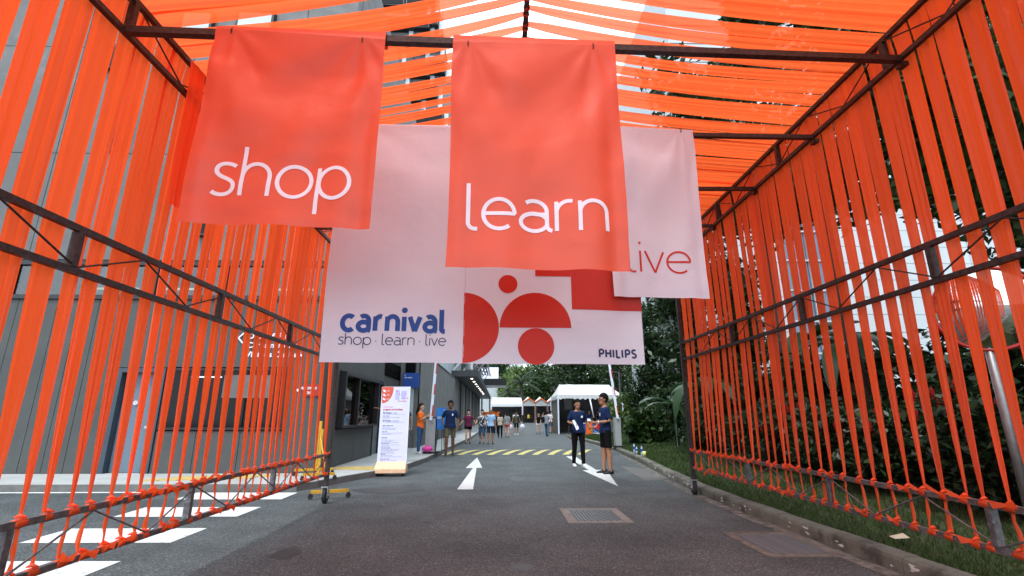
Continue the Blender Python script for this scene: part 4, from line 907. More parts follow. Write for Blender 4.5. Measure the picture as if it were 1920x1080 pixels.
    sh_ = MB().loft([(x, y, z, a+infl+(.006 if z < 1.15+zo else 0), b+infl+(.006 if z < 1.15+zo else 0)) for x, y, z, a, b in torso[1 if blen != 'x' else 0:-1]], n)
    hemz = torso[1][2]-.06; r0 = torso[1]; sh_.loft([(0,0,hemz,r0[3]+.022,r0[4]+.022),(0,0,r0[2]+.03,r0[3]+.018,r0[4]+.018)], n)
    for sd_ in (-1, 1):
        sh, el, wr = A[sd_]; sh_.tube([sh+Vector((-sd_*.05,0,.0)), sh+Vector((0,0,-.012)), sh.lerp(el,.5), sh.lerp(el,.78)], [.056, .058, .054, .058], 12)
    put('shirt', remesh(sh_, 'shirt', top, .011 if not lod else .022, 2), t, world=False)
    # bottoms
    bt = MB().loft([(0,0,.84+zo,.14*fat,.1*fat),(0,0,.9+zo,.165*fat,.115*fat),(0,0,.98+zo,.152*fat,.11*fat)], n)
    for sd_ in (-1, 1):
        h, kn, an, b = J[sd_]
        if blen == 'short': pts, rr = [h+Vector((0,0,.02)), h.lerp(kn,.45)], [.1,.094]
        elif blen == 'shorts': pts, rr = [h+Vector((0,0,.02)), h.lerp(kn,.5)+Vector((sd_*.004,0,0)), h.lerp(kn,.86)+Vector((sd_*.008,0,0))], [.096,.084,.08]
        elif blen == 'capri': pts, rr = [h+Vector((0,0,.02)), h.lerp(kn,.5), kn, kn.lerp(an,.25)], [.1,.085,.072,.07]
        else: pts, rr = [h+Vector((0,0,.02)), h.lerp(kn,.3), kn, kn.lerp(an,.3)+Vector((0,.01,0)), kn.lerp(an,.8), an+Vector((0,0,.0))], [.098,.09,.066,.066,.052,.052]
        bt.tube(pts, rr, 12)
    put('shorts' if blen in ('short', 'shorts', 'capri') else 'trousers', remesh(bt, 'trousers', bottom, .012 if not lod else .022, 2), t, world=False)
    # shoes
    for sd_ in (-1, 1):
        h, kn, an, b = J[sd_]; pit = max(-.1, min(.7, -b*.9)) if an.z > .1 else 0
        m_ = MB(); base = [(.065,.026,.03,.035),(.05,.034,.04,.06),(.0,.034,.045,.055),(-.07,.042,.03,.035),(-.13,.044,.022,.024),(-.175,.03,.012,.016)]
        vs = []; nn_ = 10
        for (yy, hw, zc, hh) in base:
            for j in range(nn_):
                a = 6.2832*j/nn_; vs.append((hw*math.cos(a), yy, max(-.0, zc + hh*math.sin(a))))
        fsx = [(i*nn_+j, i*nn_+(j+1) % nn_, (i+1)*nn_+(j+1) % nn_, (i+1)*nn_+j) for i in range(len(base)-1) for j in range(nn_)] + [tuple(range(nn_)), tuple((len(base)-1)*nn_+j for j in range(nn_))]
        rot = Matrix.Rotation(R(sd_*8), 3, 'Z') @ Matrix.Rotation(-pit, 3, 'X')
        o0 = Vector((an.x, an.y, an.z-.075)); m_.add([o0 + rot @ Vector(v) for v in vs], fsx)
        so = put('shoe', m_.mesh('shoe', shoe, True), t, world=False)
        if sole:
            m2 = MB(); sp_ = [(.038*math.cos(6.28*j/14), -.055+.12*math.sin(6.28*j/14)) for j in range(14)]
            m2.add([o0 + rot @ Vector((a, b_, zz)) for zz in (-.0, .02) for a, b_ in sp_], [tuple(range(14))[::-1], tuple(range(14, 28))] + [(j, (j+1) % 14, 14+(j+1) % 14, 14+j) for j in range(14)]); put('sole', m2.mesh('sole', sole), so, world=False)
    # hair
    def hf(u):
        lim = -.2 if u.y > .1 else (.3 if u.y < -.35 else .0)
        if hair == 'long': lim = -.2 if u.y > -.1 else .35
        return (1 + .03*noise.noise(u*4)) if u.z > lim else .86
    hm = MB(); hr = (.087,.104,.118) if hair != 'curly' else (.1,.112,.125)
    if hair != 'bald': hm.ell((0,.013,.028), hr, 24, 18, fn=hf)
    else: hm.ell((0,.012,.012), (.0775,.094,.09), 20, 14, fn=lambda u: 1 if (u.y > -.1 and u.z < .45 and u.z > -.35) else .85)
    if hair == 'long': hm.tube([(0,.05,.06),(0,.085,-.03),(.01,.1,-.16),(.015,.09,-.3)], [(.05,.04),(.085,.045),(.09,.04),(.05,.02)], 12)
    if hair in ('bob', 'curly'): hm.tube([(0,.05,.05),(0,.06,-.04),(0,.055,-.1)], [(.05,.05),(.095,.06),(.085,.05)], 12)
    if hair == 'tail': hm.tube([(0,.08,.06),(0,.14,.03),(0,.13,-.1)], [.03,.035,.012], 10)
    m2 = MB(); m2.add([H_(v) for v in hm.v], hm.f); put('hair', m2.mesh('hair', hairm, True), t, world=False)
    if faced and not lod:
        for sx in (-1, 1):
            m2 = MB(); m2.ell((sx*.029,-.0845,.012), (.0125,.006,.006), 8, 6); m3 = MB(); m3.add([H_(v) for v in m2.v], m2.f); put('eye', m3.mesh('eye', EYEM), t, world=False)
            m2 = MB(); m2.tube([(sx*.014,-.0915,.032),(sx*.03,-.091,.037),(sx*.045,-.082,.031)], .0042, 5); m3 = MB(); m3.add([H_(v) for v in m2.v], m2.f); put('eyebrow', m3.mesh('eyebrow', HAIRM), t, world=False)
        m2 = MB(); m2.tube([(-.024,-.088,-.052),(0,-.0955,-.05),(.024,-.088,-.052)], .0048, 5); m3 = MB(); m3.add([H_(v) for v in m2.v], m2.f); put('mouth', m3.mesh('mouth', LIPM), t, world=False)
    if glasses:
        m2 = MB()
        for sx in (-1, 1):
            m2.tube([(sx*.032+.021*math.cos(a*.785), -.099, .01+.016*math.sin(a*.785)) for a in range(9)], .0022, 4); m2.tube([(sx*.055,-.097,.014),(sx*.08,0,.014)], .0022, 4)
        m3 = MB(); m3.add([H_(v) for v in m2.v], m2.f); put('glasses', m3.mesh('glasses', DARK), t, world=False)
    if emblem:
        m2 = MB(); r_ = .032; yy = -.128
        m2.add([(.075+r_*.85*math.cos(j*.5236), yy - .004, 1.285+zo+r_*math.sin(j*.5236)) for j in range(12)] + [(.075+r_*.85*math.cos(j*.5236), yy+.02, 1.285+zo+r_*math.sin(j*.5236)) for j in range(12)], [tuple(range(12))] + [(j, (j+1) % 12, 12+(j+1) % 12, 12+j) for j in range(12)])
        put('emblem', m2.mesh('emblem', PRW), t, world=False)
    if watch:
        sh, el, wr = A[watch[0]]; d = (wr-el).normalized(); c = wr - d*.03
        m2 = MB().tube([c-d*.012, c+d*.012], .032, 12); put('watch', m2.mesh('watch', watch[1]), t, world=False)
    t['zo'] = 0.0; del t['zo']
    return t, A
def W_(t, v): return t.matrix_basis @ Vector(v)

# two volunteers right
st2, A2 = person('young man in navy tee, black shorts and glasses standing side-on by the right kerb', (2.41, 11.5, 0), R(-82), 1.735, 0, NAVY, BLK, 'shorts', SHOEB, legs=((3, 2), (-3, 0)),
    arms=(((-.05, .06, -.28), (-.05, -.12, -.38)), ((.03, .04, -.28), (-.0, -.25, -.3))), vox=.009, glasses=True, watch=(1, WTE), emblem=False)
m2 = MB(); m2.ell((.0,0,0),(.028,.006,.036),12,8); put('emblem', m2.mesh('emblem', PRW), st2, (.06,-.134,1.27), world=False)
st1, A1 = person('young man in navy tee, black trousers and white sneakers walking over the road arrow', (2.02, 13.04, 0), R(14), 1.65, 0, NAVY, BLK, 'long', SHOEW, legs=((-4, 6), (6, 4)),
    arms=(((-.1, .04, -.26), (-.02, -.2, -.3)), ((.13, .06, -.25), (.2, -.05, -.46))), vox=.009, emblem=True, watch=(1, DARK), sole=PRW, head_turn=0)
man, A3 = person('man in navy tee and khaki shorts walking towards the camera on the left', (-1.63, 16.4, .03), R(4), 1.70, 1, NAVY, KHA, 'shorts', SHOEB, legs=((14, 18), (-6, 4)),
    arms=(((-.11, .06, -.26), (-.06, -.12, -.4)), ((.1, .03, -.27), (.12, -.05, -.52))), vox=.01, emblem=True, fat=1.1, hair='short')
girl, A4 = person('woman with long brown hair in orange tee and blue jeans looking at a phone', (-2.52, 15.9, .12), R(78), 1.5, 2, ORT, JEAN, 'long', SHOEW, hair='long', hairm=HAIRB, female=True, legs=((2, 2), (-5, 2)),
    arms=(((-.03, -.08, -.25), (.05, -.3, -.1)), ((.05, -.06, -.26), (-.02, -.3, -.12))), vox=.01)
person('person in navy tee and black trousers mostly hidden by the programme board', (-2.53, 12.9, .12), R(176), 1.62, 1, NAVY, BLK, 'long', SHOEW, legs=((3, 3), (-4, 2)),
    arms=(((-.08, .02, -.27), (-.09, -.02, -.52)), ((.27, -.03, -.05), (.53, -.05, .0))), vox=.012, faced=False)
# pedestrians further off
CR = 'pedestrians on the road'
ps = [('woman in maroon top and black shorts walking towards the camera', (-1.5,23.7), R(6), 1.53, 2, MAR, BLK, 'short', SHOEB, 'tail', True, ((10,12),(-8,6)), (((-.14,.0,-.24),(-.3,-.02,-.44)), ((.16,.0,-.24),(.24,-.04,-.47))), 0),
 ('woman in black and white print top and denim shorts carrying a bag', (-.86,23.7), R(-4), 1.54, 2, PATB, DNM, 'capri', SHOEB, 'bob', True, ((-6,6),(12,14)), (((-.12,-.02,-.24),(-.12,-.18,-.32)), ((.1,0,-.26),(.06,-.1,-.45))), 0),
 ('balding man in light blue shirt and dark shorts walking beside a woman', (-.44,23.2), R(0), 1.57, 0, LBL, DNV, 'shorts', SHOEB, 'bald', False, ((4,3),(-4,3)), None, 0),
 ('person in white and blue top half hidden behind the pale blue shirt', (-.98,29), R(180), 1.42, 0, WTE, DNM, 'capri', SHOEB, 'short', False, ((4,3),(-4,3)), None, 1),
 ('woman in cream print blouse and black trousers seen from behind', (.0,29.9), R(176), 1.42, 0, PATC, BLK, 'long', SHOEB, 'bob', True, ((4,3),(-5,3)), None, 0),
 ('woman in grey top and red shorts seen from behind', (.42,30.4), R(170), 1.46, 2, GRY, REDC, 'short', SHOEB, 'bob', True, ((-7,3),(7,6)), None, 0),
 ('man in olive tee and black shorts carrying a white plastic bag in each hand', (1.12,34.9), R(2), 1.52, 0, OLV, BLK, 'shorts', SHOEW, 'short', False, ((8,8),(-6,4)), (((-.1,0,-.26),(-.18,-.02,-.5)), ((.1,0,-.26),(.18,-.02,-.5))), 0),
 ('woman in black top and white shorts near the big tent', (2.83,37), R(-20), 1.45, 2, BLK, WTE, 'short', SHOEB, 'tail', True, ((5,3),(-5,3)), None, 0),
 ('man in grey tee and jeans walking away with a hand at his head', (3.0,32.2), R(160), 1.55, 0, GRY, DNM, 'long', SHOEB, 'short', False, ((-14,6),(16,8)), (((-.1,0,-.26),(-.12,-.05,-.5)), ((.2,0,-.05),(.1,-.06,.17))), 0),
 ('man in white tee and blue shorts walking away beside the tent', (3.75,37.5), R(185), 1.62, 0, WTE, DNM, 'shorts', SHOEB, 'short', False, ((8,4),(-8,8)), None, 0),
 ('person in white top beside the tent post farthest up the road', (5.6,45), R(190), 1.55, 0, WTE, BLK, 'long', SHOEB, 'short', False, ((5,4),(-5,4)), None, 1),
 ('small person in dark top behind the woman in cream blouse', (-.3,36), R(0), 1.5, 0, DNV, BLK, 'long', SHOEB, 'short', False, ((5,4),(-5,4)), None, 1)]
for (l, xy, rz, H, skn, tp_, bt_, bl, shoe_, hr_, fm, lg, ar, lod) in ps:
    person(l, (xy[0], xy[1], 0), rz, H, skn, tp_, bt_, bl, shoe_, hr_, legs=lg, arms=ar, female=fm, vox=.016, faced=not lod, group=CR, lod=lod)
far = [('distant person in yellow tee inside the gabled tents', 5.2, 92, YLW),('distant person in white tee under the wide pale tent',2.9,84,WTE),('distant person in white top left of the other',2.2,80,WTE),('distant person in black between the tents',4.0,88,BLK),('distant person in navy by the second gabled tent',7.2,91,NAVY),('distant person in red by the third gabled tent',9.1,91,REDC),('distant person in grey under the left of the wide tent',1.0,86,GRY)]
for i, (l, x, y, m_) in enumerate(far): person(l, (x, y, 0), R(180*(i % 2)), 1.7, 0, m_, BLK, 'long', lod=1, faced=False, group='distant visitors by the tents')
for i, (l, x, y, m_) in enumerate([('volunteer in navy under the near tent, left of the table', 6.7, 37.5, NAVY), ('visitor in dark clothes under the near tent behind the table', 7.6, 38.5, BLK), ('visitor in black at the back of the near tent', 5.9, 39, BLK)]): person(l, (x, y, 0), R(30*i-20), 1.68, 0, m_, BLK, 'long', lod=1, faced=False, group='people under the near tent')

# held things
ha = W_(st2, A2[1][2]); hb_ = W_(st1, A1[1][2])
tag(put('strap', MB().tube([hb_+Vector((.02,-.02,-.08)), hb_+Vector((.2,-.25,-.1)), hb_.lerp(ha, .55)+Vector((0,0,-.12)), ha+Vector((-.12,0,-.03)), ha+Vector((-.05,0,0))], [.008,.012,.01,.009,.009], 6).mesh('strap', PRW, True)), 'pale strap stretched between the hands of the two volunteers', 'strap')
tag(put('white_baton', MB().tube([ha+Vector((-.07,-.03,.1)), ha+Vector((-.14,-.02,.5))], [.014,.016], 8).mesh('white_baton', PRW, True)), 'thin white baton held upright by the man in glasses', 'baton')
hc_ = W_(st1, A1[-1][2])
tp_ = thing('leaflets', 'folded white leaflets in the right hand of the walking volunteer', 'leaflets', tuple(hc_))
for i in range(3): part('sheet', MB().add([hc_+Vector((-.06,-.03-.01*i,.08)), hc_+Vector((.0,-.05-.01*i,.1)), hc_+Vector((.1,-.1-.01*i,-.08-.02*i)), hc_+Vector((.04,-.08-.01*i,-.12-.02*i))], [(0,1,2,3)]), PRW, tp_)
hr_ = W_(st2, A2[-1][2])
tag(put('red_folder', MB().box((-.1,-.012,-.07),(.1,.012,.07)).mesh('red_folder', REDS), None, tuple(hr_+Vector((.08,-.02,-.04))), (0, R(30), 0)), 'small red folder held behind the hip by the man in glasses', 'folder')
hp = W_(girl, A4[1][2])
tag(put('phone', MB().box((-.006,-.036,-.07),(.006,.036,.07)).mesh('phone', REDS), None, tuple(hp+Vector((.1,0,.05))), (0, R(35), 0)), 'red phone held up by the woman in the orange tee', 'phone')
bagm = fabric('thin_white_plastic', (.75, .75, .8), trans=.5, gloss=.12, bump=.6, bscale=18)
for sx, l in ((-1, 'white plastic bag hanging from the left side of the man in olive'), (1, 'white plastic bag hanging from the right side of the man in olive')):
    bx = 1.12 + sx*.42; t = thing('plastic_bag', l, 'bag', (bx, 34.8, .5), 0, 'white carrier bags')
    m2 = MB().ell((bx,34.8,.5), (.2,.12,.2), 14, 10, fn=lambda u: 1+.15*noise.noise(u*3)); part('bag_body', m2, bagm, t, True)
    part('handle', MB().tube([(bx,34.8,.68),(bx-sx*.08,34.8,.82),(1.12+sx*.33,34.85,.84)], .018, 6), bagm, t)
bx = thing('shoulder_bag', 'blue grey shoulder bag at the hip of the woman in print top', 'bag', (-.66, 23.5, .8)); part('bag_body', MB().ell((-.66,23.5,.78), (.13,.06,.1), 12, 8), DNM, bx, True); part('strap', MB().tube([(-.6,23.55,.85),(-.75,23.55,1.25)], .01, 5), DNM, bx)

# ------------------------------------------------------------------ STREET FURNITURE
# programme board
pb = thing('programme_board', 'tall white event programme board on a light wood base with wheels', 'sign board', (-2.36, 11.2, 0), R(2))
def lp(name, mb, m, sm=False): return put(name, mb.mesh(name, m, sm), pb, world=False)
lp('board', MB().box((-.31,-.02,.2),(.31,.02,1.89)), mat('board_white', (.62, .66, .85), .5, .02))
lp('edge_strip', MB().box((.3105,-.022,.2),(.325,.022,1.895)), PRW)
lp('base', MB().add([(-.33,-.17,.07),(.33,-.17,.07),(.33,.17,.07),(-.33,.17,.07),(-.33,-.17,.15),(.33,-.17,.15),(.33,.17,.15),(-.33,.17,.15),(-.315,-.025,.29),(.315,-.025,.29),(.315,.03,.29),(-.315,.03,.29)],
    [(0,3,2,1),(0,1,5,4),(1,2,6,5),(2,3,7,6),(3,0,4,7),(4,5,9,8),(5,6,10,9),(6,7,11,10),(7,4,8,11),(8,9,10,11)]), WOOD)
for sx in (-.26, .26):
    for sy in (-.11, .11): lp('wheel', MB().tube([(sx-.015,sy,.035),(sx+.015,sy,.035)], .034, 12), RUBBER)
lp('plinth', MB().box((-.3,-.14,.05),(.3,.14,.068)), DARK)
def bq(x0, x1, z0, z1, m, nm='printed_line', e=.0): return lp(nm, MB().box((x0,-.0235-e,z0),(x1,-.0205,z1)), m)
n_ = 16; q = MB(); q.add([(-.309,-.0225,1.885)] + [(-.309+.26*math.cos(R(-90*i/n_+5)) if i else -.309+.26, -.0225, 1.885-.36*math.sin(R(90*i/n_))) for i in range(n_+1)], [tuple(range(n_+2))]); lp('orange_corner', q, SAL)
for i in range(3):
    zz = 1.8 - i*.09; q = MB(); q.ell((-.255,-.0235,zz), (.022,.002,.022), 8, 6); q.ell((-.232,-.0235,zz-.018), (.018,.002,.016), 8, 6); lp('icon', q, PRW); bq(-.19, -.13, zz-.008, zz+.002, PRW)
bq(.13,.24,1.62,1.8,mat('map_tint', (.42, .45, .72), .5),'map'); bq(-.0,.09,1.6,1.82,MATS['map_tint'],'map')
for a, b in ((.03,1.78),(.08,1.72),(.22,1.72),(.26,1.63),(.18,1.62)): bq(a, a+.022, b, b+.018, PRR, 'map_mark', .001)
for i in range(7): bq(.06+.026*i+(.012 if i > 2 else 0), .077+.026*i+(.012 if i > 2 else 0), 1.565, 1.58, PRR, 'map_mark')
def bt_(s, size, x, z, m, off=0, sx=1): 
    me = textmesh(s, size, 'lettering', m, .0008, off, sx=sx); me.transform(Matrix.Translation((x, -.0225, z)) @ Matrix.Rotation(R(90), 4, 'X')); put('lettering', me, pb, world=False)
PINK = mat('print_pink', (.75, .3, .4), .5); GTX = mat('print_grey', (.22, .25, .38), .5)
bt_('Carnival', .062, -.25, 1.43, PINK); bt_('program and activities', .056, -.25, 1.375, PRR, .0012, .86)
bt_('28 October', .04, -.25, 1.305, PRD, .001); bt_('Friday', .038, -.03, 1.305, GTX); bq(-.24,.24,1.288,1.291,GTX)
bt_('29 October', .04, -.25, 1.135, PRD, .001); bt_('Saturday', .038, -.03, 1.135, GTX); bq(-.24,.24,1.118,1.121,GTX)
rnd = random.Random(4); zz = 1.245
for blk, nl in ((1.245,3),(1.04,4),(.91,3),(.79,5),(.66,3),(.57,5),(.44,3),(.34,4)):
    for j in range(nl):
        x = -.245; z = blk - j*.026; m_ = PRD if j == 0 else GTX; hh = .010 if j == 0 else .0055
        for k_ in range(rnd.randint(2, 3) if j == 0 else rnd.randint(2, 6)):
            L = rnd.uniform(.04, .085); bq(x, min(.25, x+L), z, z+hh, m_); x += L + .014
            if x > .2: break
# left gate housing and boom
def gate(label, x, y, z, lean, cw):
    t = thing('gate_barrier', label, 'boom gate', (x, y, z))
    part('housing', MB().box((x-cw/2,y-.15,z),(x+cw/2,y+.15,z+1.06)), mat('gate_grey%d' % int(x*10+100), (.3, .32, .33), .5, .06, 3), t)
    part('cap', MB().box((x-cw/2-.01,y-.16,z+1.061),(x+cw/2+.01,y+.16,z+1.09)), DARK, t)
    part('side_panel', MB().box((x+cw/2+.001,y-.14,z+.02),(x+cw/2+.015,y+.14,z+1.05)), DARK, t)
    part('plinth', MB().box((x-cw/2-.08,y-.22,z-.0),(x+cw/2+.12,y+.2,z+.05)), RUBBER, t)
    part('key_lock', MB().tube([(x+cw*.15,y-.151,z+.9),(x+cw*.15,y-.16,z+.9)], .014, 10), DARK, t)
    p0 = Vector((x, y-.19, z+1.0)); p1 = p0 + Vector((lean, 0, 3.3)); b = part('boom', MB().bar(p0, p1, .085, .05, (0, 1, 0)), PRW, t)
    for i in range(5):
        a = p0.lerp(p1, .04+i*.2); c = p0.lerp(p1, .14+i*.2); part('stripe', MB().bar(a+Vector((.03,-.001,0)), c+Vector((.03,-.001,0)), .03, .053, (0, 1, 0)), REDS, b)
gate('grey boom gate with raised white boom on the left pavement', -2.2, 16.1, .12, .18, .3)
gate('grey boom gate with raised white boom on the right lawn', 4.32, 18.5, .16, -.35, .22)
tag(put('pink_bag', MB().ell((0,0,.1),(.17,.11,.09),16,10,fn=lambda u:1+.1*noise.noise(u*3)).tube([(-.08,0,.17),(-.05,0,.22),(.05,0,.22),(.08,0,.17)],.01,6).mesh('pink_bag', mat('pink_cloth', (.6, .05, .3), .5, .2, 9), True), None, (-2.24, 15.72, .17)), 'bright pink bag on the ground at the foot of the left gate', 'bag')
# easel
ez = thing('poster_easel', 'black easel holding a bright blue poster board beside the left gate', 'easel', (-1.98, 16.9, .12))
for a, b in (((-2.12,16.8,.12),(-2.02,16.95,1.5)), ((-1.84,16.8,.12),(-1.94,16.95,1.5)), ((-1.98,17.35,.12),(-1.98,17,1.48))): part('leg', MB().tube([a, b], .012, 6), DARK, ez)
part('poster', MB().add([(-2.16,16.84,.82),(-1.8,16.84,.82),(-1.82,16.9,1.52),(-2.14,16.9,1.52),(-2.16,16.855,.82),(-1.8,16.855,.82),(-1.82,16.915,1.52),(-2.14,16.915,1.52)], [(0,1,2,3),(4,7,6,5),(0,4,5,1),(1,5,6,2),(2,6,7,3),(3,7,4,0)]), EASELB, ez)
for a, b, zz, hh in ((-2.12,-1.93,1.2,.025),(-2.12,-1.87,1.16,.015)): part('lettering', MB().box((a,16.862,zz),(b,16.87,zz+hh)), PRW, ez)
part('logo', MB().ell((-1.88,16.886,1.43),(.03,.004,.035),10,8), PRW, ez)
# yellow barrier
yb = thing('expanding_barrier', 'yellow expanding barrier folded up on castors behind the left end post', 'barrier', (-3.1, 9.6, 0), 0)
feet = [((-2.93,8.12),(-2.4,8.3),0), ((-3.55,9.35),(-3.02,9.5),.12), ((-4.0,10.1),(-3.35,10.35),.12)]
for (a, b, z_) in feet:
    f_ = part('foot', MB().bar((a[0],a[1],z_+.11),(b[0],b[1],z_+.11),.05,.045), YEL, yb)
    for q in (a, b):
        part('castor', MB().tube([(q[0],q[1]-.012,z_+.04),(q[0],q[1]+.012,z_+.04)], .038, 12).box((q[0]-.02,q[1]-.02,z_+.06),(q[0]+.02,q[1]+.02,z_+.088)), RUBBER, f_)
for (x, y, z_, h) in ((-3.3,9.43,.12,1.02),(-3.62,10.23,.12,1.15)): part('post', MB().bar((x,y,z_+.13),(x,y,h),.05), YEL, yb)
for i in range(5):
    for s_ in (0, 1):
        y_ = 9.5+i*.14; x_ = -3.33-i*.055; part('slat', MB().bar((x_,y_,.3 if s_ else .95),(x_-.055,y_+.14,.95 if s_ else .3),.035,.012), YEL if i % 2 else RUBBER, yb)
part('slat', MB().bar((-3.32,9.4,.9),(-2.75,8.3,.25),.02,.012), YEL, yb)
# kerb bottles
plast = mat('clear_plastic', (.4, .5, .55), .15, .1, 20)
def bottle(label, x, y, cap, h=.22):
    t = thing('water_bottle', label, 'bottle', (x, y, .147), 0, 'drink bottles on the kerb'); z = .147
    part('bottle_body', MB().tube([(x,y,z),(x,y,z+.01),(x,y,z+h*.72),(x,y,z+h*.88),(x,y,z+h*.93)], [.028,.033,.033,.014,.013], 14), plast, t, True)
    part('label', MB().tube([(x,y,z+h*.4),(x,y,z+h*.68)], .0345, 14, False), cap, t, True); part('cap', MB().tube([(x,y,z+h*.93),(x,y,z+h)], .015, 10), cap, t)
bottle('clear bottle with blue label, farthest on the kerb', 4.1, 15.45, BLUES, .3); bottle('clear bottle with blue label and shorter gap to the cup', 4.02, 14.35, BLUES, .3)
bottle('second blue labelled bottle of the far pair', 4.12, 15.25, BLUES, .22)
tag(put('paper_cup', MB().tube([(0,0,0),(0,0,.15)], [.04,.055], 14).mesh('paper_cup', mat('cup_yellow', (.6, .6, .2), .5, .3, 20), True), None, (4.03, 14.15, .147)), 'small pale cup with yellow band beside the kerb bottles', 'cup')
# convex mirror
cm = thing('convex_mirror', 'round convex traffic mirror with red rim on a steel pole behind the right frame', 'mirror', (4.45, 4.25, .2))
c0 = Vector((4.44, 4.22, 2.2)); ax = (Vector((0, 0, 1.5)) - c0 + Vector((.2, 0, .0))).normalized(); ax = Vector((-.62, -.76, -.12)).normalized(); u1 = ax.cross(Vector((0, 0, 1))).normalized(); v1 = u1.cross(ax)
rr = .37; P = [[c0 + (u1*math.cos(a*.19635)+v1*math.sin(a*.19635))*rr*i/12 + ax*(.1*(1-(i/12)**2)) for a in range(33)] for i in range(13)]
mir, tt = newmat('mirror_surface'); o_ = tt.nodes.new('ShaderNodeOutputMaterial'); g_ = tt.nodes.new('ShaderNodeBsdfGlossy'); g_.inputs[0].default_value = (.75, .75, .75, 1); g_.inputs[1].default_value = .03; tt.links.new(g_.outputs[0], o_.inputs[0])
part('mirror_dome', MB().grid(P), mir, cm, True)
part('rim', MB().tube([c0 + (u1*math.cos(a*.19635)+v1*math.sin(a*.19635))*(rr+.008) for a in range(33)], .016, 8, False), mat('faded_red', (.35, .03, .025), .5), cm, True)
part('back_shell', MB().grid([[c0 + (u1*math.cos(a*.19635)+v1*math.sin(a*.19635))*rr*i/6 - ax*(.02+.06*(1-(i/6)**2)) for a in range(33)] for i in range(7)]), REDS, cm, True)
part('pole', MB().tube([(4.45,4.3,.1),(4.45,4.3,2.25)], .034, 16), mat('dull_steel', (.22, .23, .24), .45, .15, 20, metal=.6), cm, True)
part('clamp', MB().bar(c0-ax*.05, (4.45,4.3,2.2), .05), GALV, cm)
# lamp post
lm = thing('street_lamp', 'slim grey street lamp with flat head in front of the near tent', 'street lamp', (7.55, 31, .3))
part('pole', MB().tube([(7.55,31,.2),(7.55,31,3.95)], [.06,.045], 10), GALV, lm); part('arm', MB().bar((7.55,31,3.93),(7.1,31,3.99),.05), GALV, lm); part('lamp_head', MB().box((6.75,30.9,3.95),(7.15,31.1,4.03)), GALV, lm)
pst = thing('small_sign_post', 'small sign plate on a grey post between the two volunteers', 'sign', (5.3, 27, .2)); part('post', MB().tube([(5.3,27,.1),(5.3,27,1.1)], .035, 8), GALV, pst); part('plate', MB().box((5.17,26.93,.75),(5.45,26.96,1.0)), mat('faded_pink', (.4, .25, .25), .6), pst)
tag(put('white_stake', MB().tube([(5.75,16.3,.3),(5.75,16.3,1.0)], .018, 8).mesh('white_stake', WALLL)), 'thin pale stake standing in the lawn beneath the banana leaves', 'stake')
tag(put('white_flyer', MB().add([(3.5,4.62,.2),(3.62,4.6,.21),(3.64,4.7,.23),(3.52,4.72,.2)], [(0,1,2,3)]).mesh('white_flyer', mat('cream_paper', (.6, .55, .4), .8))), 'scrap of cream paper on the grass by the kerb', 'paper')
# near tent
nt_ = thing('near_tent', 'white marquee tent with scalloped valance on the right side of the road', 'tent', (6.5, 38.5, 0))
x0, x1, y0, y1, ze, zr = 4.2, 8.9, 36, 41, 2.75, 3.62
def slope(a, b, c, d, n=10):
    return [[Vector(a).lerp(Vector(b), i/n).lerp(Vector(d).lerp(Vector(c), i/n), j/6) + Vector((0, 0, -.05*math.sin(math.pi*j/6)+.03*noise.noise(Vector((i, j, 2))*.7))) for i in range(n+1)] for j in range(7)]
part('roof', MB().grid(slope((x0,y0,ze),(x1,y0,ze),(x1-.4,38.5,zr),(x0+.4,38.5,zr))).grid(slope((x1,y1,ze),(x0,y1,ze),(x0+.4,38.5,zr),(x1-.4,38.5,zr))).grid(slope((x1,y0,ze),(x1,y1,ze),(x1-.4,38.5,zr),(x1-.4,38.5,zr))).grid(slope((x0,y1,ze),(x0,y0,ze),(x0+.4,38.5,zr),(x0+.4,38.5,zr))), TENT, nt_, True)
def valance(a, b, n):
    mb = MB(); P = [[], []]
    for i in range(n*8+1):
        t = i/(n*8); p = Vector(a).lerp(Vector(b), t); P[0].append(p); P[1].append(p + Vector((0, -.02*math.sin(i), -.24-.1*abs(math.sin(math.pi*i/8)))))
    return mb.grid(P)
for a, b, n in (((x0,y0-.01,ze),(x1,y0-.01,ze),13), ((x1+.01,y0,ze),(x1+.01,y1,ze),12), ((x0-.01,y0,ze),(x0-.01,y1,ze),12)): part('valance', valance(a, b, n), TENT, nt_)
for x, y in ((x0,y0),(x1,y0),(x0,y1),(x1,y1)): part('post', MB().bar((x,y,0),(x,y,ze),.09), PRW, nt_)
part('curtain', MB().grid([[(x1-.05+.05*math.sin(i*1.3), y0+.1+i*.16, ze-.1), (x1-.05+.09*math.sin(i*1.3+.4), y0+.1+i*.16, .2)] for i in range(30)]), TENT, nt_, True)
part('curtain', MB().grid([[(x1-1.3+i*.1, y0+.2+.06*math.sin(i*1.8), ze-.15), (x1-1.3+i*.1, y0+.2+.08*math.sin(i*1.8), .1)] for i in range(13)]), TENTG, nt_, True)
part('curtain', MB().grid([[(x0+.1+.04*math.sin(i*1.5), y0+.2+i*.16, ze-.15), (x0+.1+.1*math.sin(i*1.5)-.1, y0+.2+i*.16, .05)] for i in range(29)]), TENTG, nt_, True)
part('back_wall', MB().box((x0,y1-.05,0),(x1,y1,ze)), mat('tent_shade', (.03, .03, .032), .9, .5, 1.5), nt_)  # near-black colour paints in the shade inside the tent
part('guy_rope', MB().tube([(x1,y0,ze),(11.8,31,.6)], .03, 5), PRW, nt_)
tbl = thing('folding_table', 'table with blue skirt under the near tent', 'table', (6.8, 36.8, 0)); part('table_top', MB().box((5.9,36.5,.72),(8,37.1,.76)), PRW, tbl); part('skirt', MB().box((5.93,36.52,.05),(7.97,37.08,.7)), BLUES, tbl)
